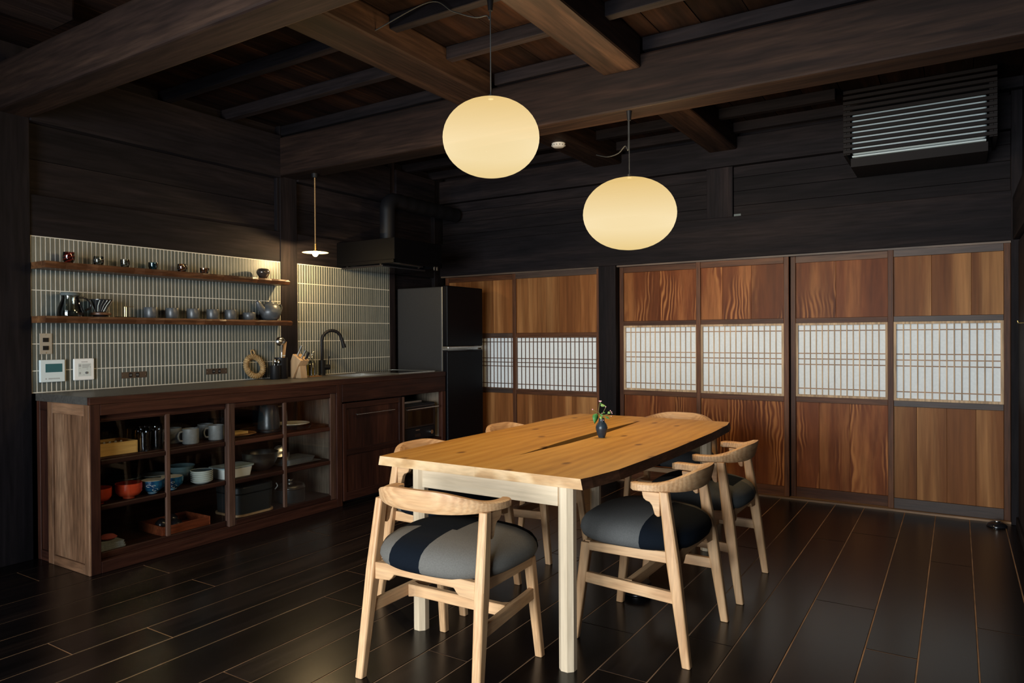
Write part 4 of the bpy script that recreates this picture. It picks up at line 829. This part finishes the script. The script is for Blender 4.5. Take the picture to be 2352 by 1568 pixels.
vessel('black_bowl', 'dark bowl behind the orange wooden plate', 'bowl', (-4.085, 2.88, Z1), [(.001, 0), (.045, 0), (.076, .05), (.088, .09), (.085, .09), (.072, .05), (.047, .006), (.001, .006)], BLACK, None, 32)
kc = Vector((-3.86, 3.075, Z1)); t = thing('electric_kettle', 'matte black kettle standing on its base behind the right glass door', 'kettle', kc)
MB().lathe([(.001, 0), (.078, 0), (.08, .01), (.076, .018), (.001, .018)], kc, 30).build('base', BLACK, t, smooth=40)
MB().lathe([(.001, .019), (.072, .019), (.073, .03), (.060, .165), (.052, .18), (.001, .182)], kc, 30).build('body', plain('kettle_black', (.018,.024,.027), .3), t, smooth=50)
MB().tube(curve([kc+Vector((.02, .055, .165)), kc+Vector((.03, .10, .16)), kc+Vector((.032, .115, .10)), kc+Vector((.03, .118, .045))], 5), .008, 8).build('handle', STEELB, t, smooth=60)
t = thing('toaster', 'black box appliance on the upper cabinet shelf by the side panel', 'appliance', (-4.0, 3.3, Z1)); B(-4.16, -3.972, 3.17, 3.42, Z1+.008, Z1+.175).build('body', BLACK, t, bevel=.012); B(-4.15, -3.98, 3.18, 3.41, Z1, Z1+.008).build('foot', BLACK, t)
t = thing('flat_pan', 'flat black pan with a pale plate on it by the cabinet side', 'pan', (-3.84, 3.28, Z1)); MB().lathe([(.001, 0), (.10, 0), (.115, .022), (.112, .022), (.098, .004), (.001, .004)], (-3.845, 3.285, Z1), 34).build('pan', BLACKG, t, smooth=40)
vessel('pale_plate', 'pale cream plate on the flat black pan', 'plate', (-3.845, 3.262, Z1+.0225), [(.001, 0), (.07, 0), (.112, .014), (.111, .017), (.068, .004), (.001, .004)], CREAM, None, 34)
# middle shelf
def bowl(nm, label, x, y, z, r_, h_, mo, mi, foot, group, full=.72):
    t = thing(nm, label, 'bowl', (x, y, z), group)
    MB().lathe([(.001, .002), (foot*.85, .002), (foot, 0), (foot*1.02, .010), (r_*full, .018), (r_*(.95 if full < .8 else .995), h_*.45), (r_, h_*.75), (r_, h_), (r_-.004, h_), (r_-.005, h_*.75), (r_*.88, h_*.45), (foot, .022), (.001, .02)], (x, y, z), 34).build('outside', mo, t, smooth=50)
    MB().lathe([(.001, .0215), (foot, .0235), (r_*.87, h_*.45+.001), (r_-.006, h_*.75), (r_-.0052, h_+.0006)], (x, y, z), 34).build('inside', mi, t, smooth=50)
    return t
b1 = bowl('red_bowl', 'orange-red lacquer bowl seen whole on the middle cabinet shelf', -3.835, 2.125, Z2, .067, .082, RED, REDIN, .030, 'lacquer bowls', .84)
for z in (.055, .068): MB().tube([(-3.835+.0675*math.cos(a), 2.125+.0675*math.sin(a), Z2+z) for a in [2*PI*j/32 for j in range(32)]], .0012, 5, True).build('ridge', RED, b1)
b1 = bowl('red_bowl', 'orange-red lacquer bowl half hidden behind the left cabinet stile', -3.84, 1.962, Z2, .067, .082, RED, REDIN, .030, 'lacquer bowls', .84)
BLUE = None
def blue_mat():
    m, nt, p = newmat('blue_painted_glaze'); N = nt.nodes.new; L = nt.links.new
    tc = N('ShaderNodeTexCoord'); vo = N('ShaderNodeTexVoronoi'); vo.inputs['Scale'].default_value = 32; L(tc.outputs['Object'], vo.inputs['Vector'])
    r = N('ShaderNodeValToRGB'); e = r.color_ramp.elements; e[0].position = .15; e[0].color = (.02,.13,.22,1); e[1].position = .75; e[1].color = (.008,.035,.10,1); L(vo.outputs[0], r.inputs[0]); L(r.outputs[0], p.inputs['Base Color']); p.inputs['Roughness'].default_value = .15; return m
BLUE = blue_mat()
for x, y, lb_ in ((-3.83, 2.258, 'blue painted rice bowl left of the glazing bar'), (-3.83, 2.372, 'blue painted rice bowl right of the glazing bar')):
    t = bowl('rice_bowl', lb_, x, y, Z2, .062, .076, BLUE, CREAM, .024, 'blue rice bowls')
    d = (Vector((0, 0, 0))-Vector((x, y, 0))).normalized(); s_ = Vector((-d.y, d.x, 0)); cc = Vector((x, y, Z2))
    for (o0, zz_, rr) in ((-.02, .052, .012), (.005, .050, .009), (.012, .028, .014)):
        pts = [cc+d*(math.sqrt(max(0, (.0615*(.78+.22*min(1, (zz_+rr*math.sin(a)*.5)/.05)))**2-(o0+rr*math.cos(a))**2))+.0005)+s_*(o0+rr*math.cos(a))+Vector((0, 0, zz_+rr*.5*math.sin(a))) for a in [PI*1.6*j/12 for j in range(13)]]
        MB().tube(pts, .0011, 5).build('painted_line', PALE, t)
    MB().tube([(x+.0255*math.cos(a), y+.0255*math.sin(a), Z2+.006) for a in [2*PI*j/24 for j in range(24)]], .0015, 5, True).build('foot_line', PALE, t)
for k in range(5): vessel('dark_plate', 'dark plate behind the red bowl, '+['bottom', 'second', 'middle', 'fourth', 'top'][k]+' of its stack', 'plate', (-3.99, 2.19, Z2+.016*k), [(.001, 0), (.05, 0), (.082, .018), (.081, .021), (.048, .005), (.001, .005)], DISH, 'dark plates behind the red bowl', 30)
for k in range(5): vessel('grey_plate', 'grey plate behind the blue bowl, '+['bottom', 'second', 'middle', 'fourth', 'top'][k]+' of its stack', 'plate', (-3.985, 2.36, Z2+.014*k), [(.001, 0), (.045, 0), (.076, .016), (.075, .019), (.043, .005), (.001, .005)], plain('grey_rim', (.18,.21,.21), .3) if k == 4 else DISH, 'grey plates behind the blue bowls', 30)
for k in range(2): vessel('teal_bowl', ['lower bowl of the teal pair behind the right blue bowl', 'upper bowl of the teal pair behind the right blue bowl'][k], 'bowl', (-3.985, 2.525, Z2+.02*k), [(.001, 0), (.03, 0), (.05, .02), (.082, .08), (.079, .08), (.047, .022), (.001, .01)], plain('teal_bowl_glaze', (.10,.16,.17), .3), 'teal bowls', 30)
for k in range(6): vessel('small_plate', ['small pale dish, bottom of its stack of six', 'small pale dish, second up in its stack', 'small pale dish, third up in its stack', 'small pale dish, fourth up in its stack', 'small pale dish, fifth up in its stack', 'small pale dish with a dark speckled inside on top of its stack'][k], 'plate', (-3.835, 2.565, Z2+.0115*k), [(.001, 0), (.035, 0), (.060, .014), (.064, .022), (.062, .023), (.034, .004), (.001, .004)], PALE, 'stack of small pale dishes', 30)
o = MB().lathe([(.001, .0625), (.034, .0625), (.0605, .0795), (.034, .065), (.001, .065)], (-3.835, 2.565, Z2), 28).build('dish_inside', DISH, bpy.data.objects['small_plate.005'], smooth=50)
def rbox(x0, x1, y0, y1, z0, z1, taper, r_=.02, n=5):
    rings = []
    for z, k in ((z0, taper), (z1, 0)):
        ring = []
        for cx_, cy_, a0 in ((x1-k-r_, y1-k-r_, 0), (x0+k+r_, y1-k-r_, PI/2), (x0+k+r_, y0+k+r_, PI), (x1-k-r_, y0+k+r_, 1.5*PI)):
            for j in range(n+1): a = a0+PI/2*j/n; ring.append((cx_+r_*math.cos(a), cy_+r_*math.sin(a), z))
        rings.append(ring)
    return MB().loft(rings)
t = thing('enamel_container', 'white enamel container with a grey lid behind the middle door stile', 'container', (-3.86, 2.80, Z2))
rbox(-3.94, -3.795, 2.685, 2.905, Z2, Z2+.062, .010).build('tub', ENAMEL, t, smooth=50); rbox(-3.948, -3.787, 2.677, 2.913, Z2+.062, Z2+.070, -.0, .024).build('lid', LIDC, t, smooth=50)
t = thing('mixing_bowl', 'large steel mixing bowl on the middle cabinet shelf', 'bowl', (-3.90, 3.04, Z2)); MB().lathe([(.001, 0), (.055, 0), (.085, .025), (.108, .07), (.114, .115), (.118, .117), (.116, .119), (.111, .116), (.104, .07), (.082, .028), (.053, .004), (.001, .004)], (-3.90, 3.035, Z2), 40).build('bowl', STEELB, t, smooth=60)
t = thing('steel_tray', 'flat steel tray at the bottom of the tray stack on the middle shelf', 'tray', (-3.9, 3.31, Z2)); rbox(-4.03, -3.80, 3.165, 3.485, Z2, Z2+.008, .012, .018).build('tray', STEELB, t, smooth=40)
t = thing('steel_dish', 'shallow steel dish stacked on the flat steel tray', 'tray', (-3.9, 3.31, Z2+.008)); m2 = rbox(-4.01, -3.82, 3.20, 3.445, Z2+.0085, Z2+.040, .012, .02); m2.build('dish', plain('grey_steel', (.30,.33,.35), .35, metal=.7), t, smooth=40)
t = thing('measuring_cup', 'small steel cup with a round lid standing on the steel dish', 'cup', (-3.91, 3.245, Z2+.041)); MB().lathe([(.001, 0), (.028, 0), (.029, .045), (.027, .045), (.026, .004), (.001, .004)], (-3.905, 3.245, Z2+.0405), 24).build('cup', STEEL, t, smooth=50)
MB().lathe([(.001, 0), (.040, 0), (.042, .003), (.001, .005)], (0, 0, 0), 26).build('lid', STEEL, t, smooth=50); o = [q for q in COL.objects if q.parent == t and q.name.startswith('lid')][-1]; o.location = Vector((-3.92, 3.21, Z2+.095))-WL[t.name]; o.rotation_euler = (.5, 1.1, 0)
# bottom shelf
t = thing('folded_towel', 'folded grey towel at the bottom left of the cabinet', 'towel', (-3.87, 2.03, Z3))
for k in range(3): rbox(-3.95, -3.795, 1.93, 2.09-.004*k, Z3+.013*k, Z3+.0128*(k+1), .002, .012).build('fold', TOWEL, t, smooth=60)
o = MB().lathe([(.001, 0), (.03, .002), (.045, .012), (.03, .024), (.001, .028)], (-3.88, 2.035, Z3+.0395), 18, 1, 1).build('red_cloth', PINK, smooth=60); tag(o, 'crumpled red and grey cloth on the folded towel', 'cloth')
t = thing('lacquer_tray', 'square red-brown wooden tray on the cabinet floor', 'tray', (-3.9, 2.43, Z3))
tx0, tx1, ty0, ty1 = -4.05, -3.805, 2.30, 2.60
for a in ((tx0, tx1, ty0, ty0+.007), (tx0, tx1, ty1-.007, ty1), (tx0, tx0+.007, ty0+.007, ty1-.007), (tx1-.007, tx1, ty0+.007, ty1-.007)): B(*a, Z3, Z3+.052).build('board', TRAYW, t, bevel=.001)
B(tx0+.007, tx1-.007, ty0+.007, ty1-.007, Z3, Z3+.006).build('bottom', TRAYW, t)
for k, (x, y, lb_) in enumerate(((-3.90, 2.35, 'black glossy jug lying in the red tray, left'), (-3.875, 2.425, 'black glossy lid in the red tray, front'), (-3.96, 2.45, 'black glossy pot in the red tray, back'))):
    vessel('black_ware', lb_, 'tableware', (x, y, Z3+.0065), [(.001, 0), (.03, 0), (.036, .02), (.034, .05), (.020, .066), (.012, .072), (.001, .073)] if k != 1 else [(.001, .0), (.034, .002), (.036, .03), (.026, .048), (.010, .056), (.001, .06)], BLACKG, 'black ware in the tray', 26)
pc = Vector((-3.915, 2.93, Z3)); t = thing('cast_pot', 'large oval black pot on a wooden board in the cabinet', 'pot', pc)
rbox(-4.05, -3.785, 2.775, 3.075, Z3, Z3+.012, .0, .06, 8).build('wooden_board', OAKB, t, smooth=40); rbox(-4.045, -3.790, 2.782, 3.068, Z3+.0125, Z3+.135, .004, .055, 8).build('body', plain('pot_black', (.016,.020,.022), .38), t, smooth=40)
lid = rbox(-4.047, -3.788, 2.780, 3.070, Z3+.137, Z3+.185, -.0, .057, 8).build('lid', bpy.data.materials['pot_black'], t, smooth=40, bevel=.008); MB().tube(curve([(-3.785, 3.06, Z3+.13), (-3.78, 3.075, Z3+.15), (-3.785, 3.07, Z3+.17)], 4), .004, 6).build('clasp', STEELB, lid, smooth=60)
pc = Vector((-3.89, 3.27, Z3)); t = thing('saucepan', 'dark casserole with a shiny steel lid on the cabinet floor', 'pot', pc)
MB().lathe([(.001, 0), (.095, 0), (.10, .008), (.10, .09), (.096, .09), (.096, .01), (.001, .01)], pc, 38).build('body', bpy.data.materials['pot_black'], t, smooth=40)
lid = MB().lathe([(.101, .088), (.104, .092), (.104, .100), (.098, .104), (.096, .112), (.080, .120), (.04, .128), (.001, .130)], pc, 38).build('lid', STEEL, t, smooth=50); MB().lathe([(.001, .129), (.010, .129), (.022, .142), (.022, .150), (.001, .153)], pc, 20).build('knob', STEEL, lid, smooth=50)
# ---- vase with flower on the table
vp = PZ(1382, 1004, ZT+.001); vp.z = ZT+.0005
t = thing('flower_vase', 'small dark blue pottery vase standing on the dining table', 'vase', vp)
MB().lathe([(.001, 0), (.0155, 0), (.019, .008), (.0285, .038), (.0295, .050), (.025, .064), (.0155, .078), (.0135, .086), (.0145, .095), (.0125, .095), (.0115, .086), (.0135, .076), (.022, .06), (.026, .048), (.016, .008), (.001, .006)], vp, 30).build('body', VASEM, t, smooth=60)
for s in (-1, 1):
    hb = Vector((rt.x, rt.y, 0)).normalized()*s*.0; MB().lathe([(.001, 0), (.003, .001), (.003, .004), (.001, .005)], vp+Vector((-.006*s+.006, -.0150, .079)), 8).build('lug', VASEM, t, smooth=60)
SP = thing('flower_sprig', 'sprig with green leaves and tiny pink flowers in the dark vase', 'flower', vp+Vector((0, 0, .09)))
RR = Vector((rt.x, rt.y, 0)).normalized(); FF = Vector((fw.x, fw.y, 0)).normalized()
def at(a, z, d=0): return vp+RR*a+FF*d+Vector((0, 0, z))
k_ = 3.42/FPX/11.2        # metres per pixel of the close view
def cp(u, v, d=0): return at((u-905)*k_, (1395-v)*k_, d)
def stem(pts, r_=.0011, nm='stem', m=STEM): MB().tube(curve(pts, 4), r_, 6).build(nm, m, SP, smooth=60)
stem([at(0, .05), cp(900, 860), cp(820, 740), cp(850, 560), cp(870, 470)]); stem([at(0, .05), cp(915, 830), cp(960, 730, .008), cp(1010, 640, .01), cp(1020, 600, .01)])
stem([at(0, .06), cp(930, 850), cp(1050, 790, -.006), cp(1120, 720, -.01), cp(1150, 740, -.01)]); stem([at(0, .06), cp(880, 800), cp(760, 720, -.008), cp(665, 660, -.012)], .0008); stem([at(0, .06), cp(960, 860), cp(1060, 850, -.01), cp(1150, 840, -.012)], .0008)
def leaf(base, tipp, wd, m, cup=.2):
    a = cp(*base); b = cp(*tipp); d = b-a; L_ = d.length; d.normalize(); sd = d.cross(FF).normalized()*.9+FF*.25; nn = sd.cross(d).normalized()
    W = wd*k_/2; rows = [(0, .1), (.12, .75), (.28, 1), (.5, .85), (.75, .45), (1, .02)]; vs = []; fs = []
    for f, w_ in rows:
        for s in (-1, 0, 1): vs.append(a+d*L_*f+sd*s*W*w_+nn*(abs(s)*W*w_*.35-.1*L_*f*f))
    for i in range(len(rows)-1):
        for j in range(2): fs.append((i*3+j, i*3+j+1, i*3+j+4, i*3+j+3))
    o = MB().add(vs, fs).build('leaf', m, SP, smooth=60); md = o.modifiers.new('thick', 'SOLIDIFY'); md.thickness = .0005; return o
leaf((780, 770, 0), (705, 1035, -.01), 190, LEAF); leaf((880, 545, 0), (1015, 580, 0), 80, LEAFP); leaf((1000, 840, -.01), (1115, 915, -.012), 50, LEAF); leaf((945, 745, .008), (1005, 760, .008), 60, LEAF)
leaf((1060, 735, -.008), (1135, 760, -.01), 75, LEAFP); leaf((890, 840, -.012), (890, 925, -.016), 100, LEAFP); leaf((860, 790, 0), (945, 830, -.01), 70, LEAF); leaf((860, 490, 0), (915, 520, 0), 40, LEAF)
for u, v, d, r_ in ((872, 455, 0, .0042), (850, 448, .002, .0032), (893, 450, -.002, .0032), (665, 660, -.012, .0034), (1022, 603, .01, .0032), (1128, 695, -.01, .003), (1160, 730, -.01, .003), (1170, 765, -.01, .0024), (1150, 838, -.012, .0026), (935, 935, -.018, .0024), (915, 765, 0, .002)):
    MB().lathe([(.0002, -r_), (r_*.8, -r_*.5), (r_, r_*.2), (r_*.6, r_*.8), (.0002, r_)], cp(u, v, d), 8).build('flower_head', PETAL, SP, smooth=60)
# ---- floor things
fp = PZ(1455, 1366, 0); t = thing('floor_outlet', 'low round black floor outlet under the table', 'floor outlet', (fp.x, fp.y+.05, 0))
MB().lathe([(.001, 0), (.072, 0), (.072, .006), (.066, .01), (.064, .045), (.058, .052), (.001, .054)], (fp.x, fp.y+.05, .0005), 32).build('cover', BLACK, t, smooth=40); MB().tube([(fp.x+.073*math.cos(a), fp.y+.05+.073*math.sin(a), .004) for a in [2*PI*j/36 for j in range(36)]], .003, 6, True).build('rim', BLACKG, t, smooth=60)
dp_ = Vector((.205, 5.31, 0)); t = thing('door_stop', 'small black dome door stop on the floor at the right corner', 'door stop', dp_)
MB().lathe([(.001, 0), (.055, 0), (.055, .008), (.045, .018), (.03, .026), (.001, .03)], dp_+Vector((0, 0, .0005)), 26).build('dome', BLACKG, t, smooth=50); MB().lathe([(.001, .03), (.018, .03), (.018, .036), (.001, .038)], dp_+Vector((0, 0, .0005)), 18).build('cap', STEELB, t, smooth=50)
hk = PY(2347, 741, 4.9); t = thing('wall_hook', 'tiny brass hook on the dark right wall', 'hook', (XR, 4.9, hk.z)); MB().tube([(XR+.008, 4.9, hk.z), (XR-.02, 4.9, hk.z), (XR-.024, 4.9, hk.z+.012)], .003, 6).build('hook', BRASS, t)
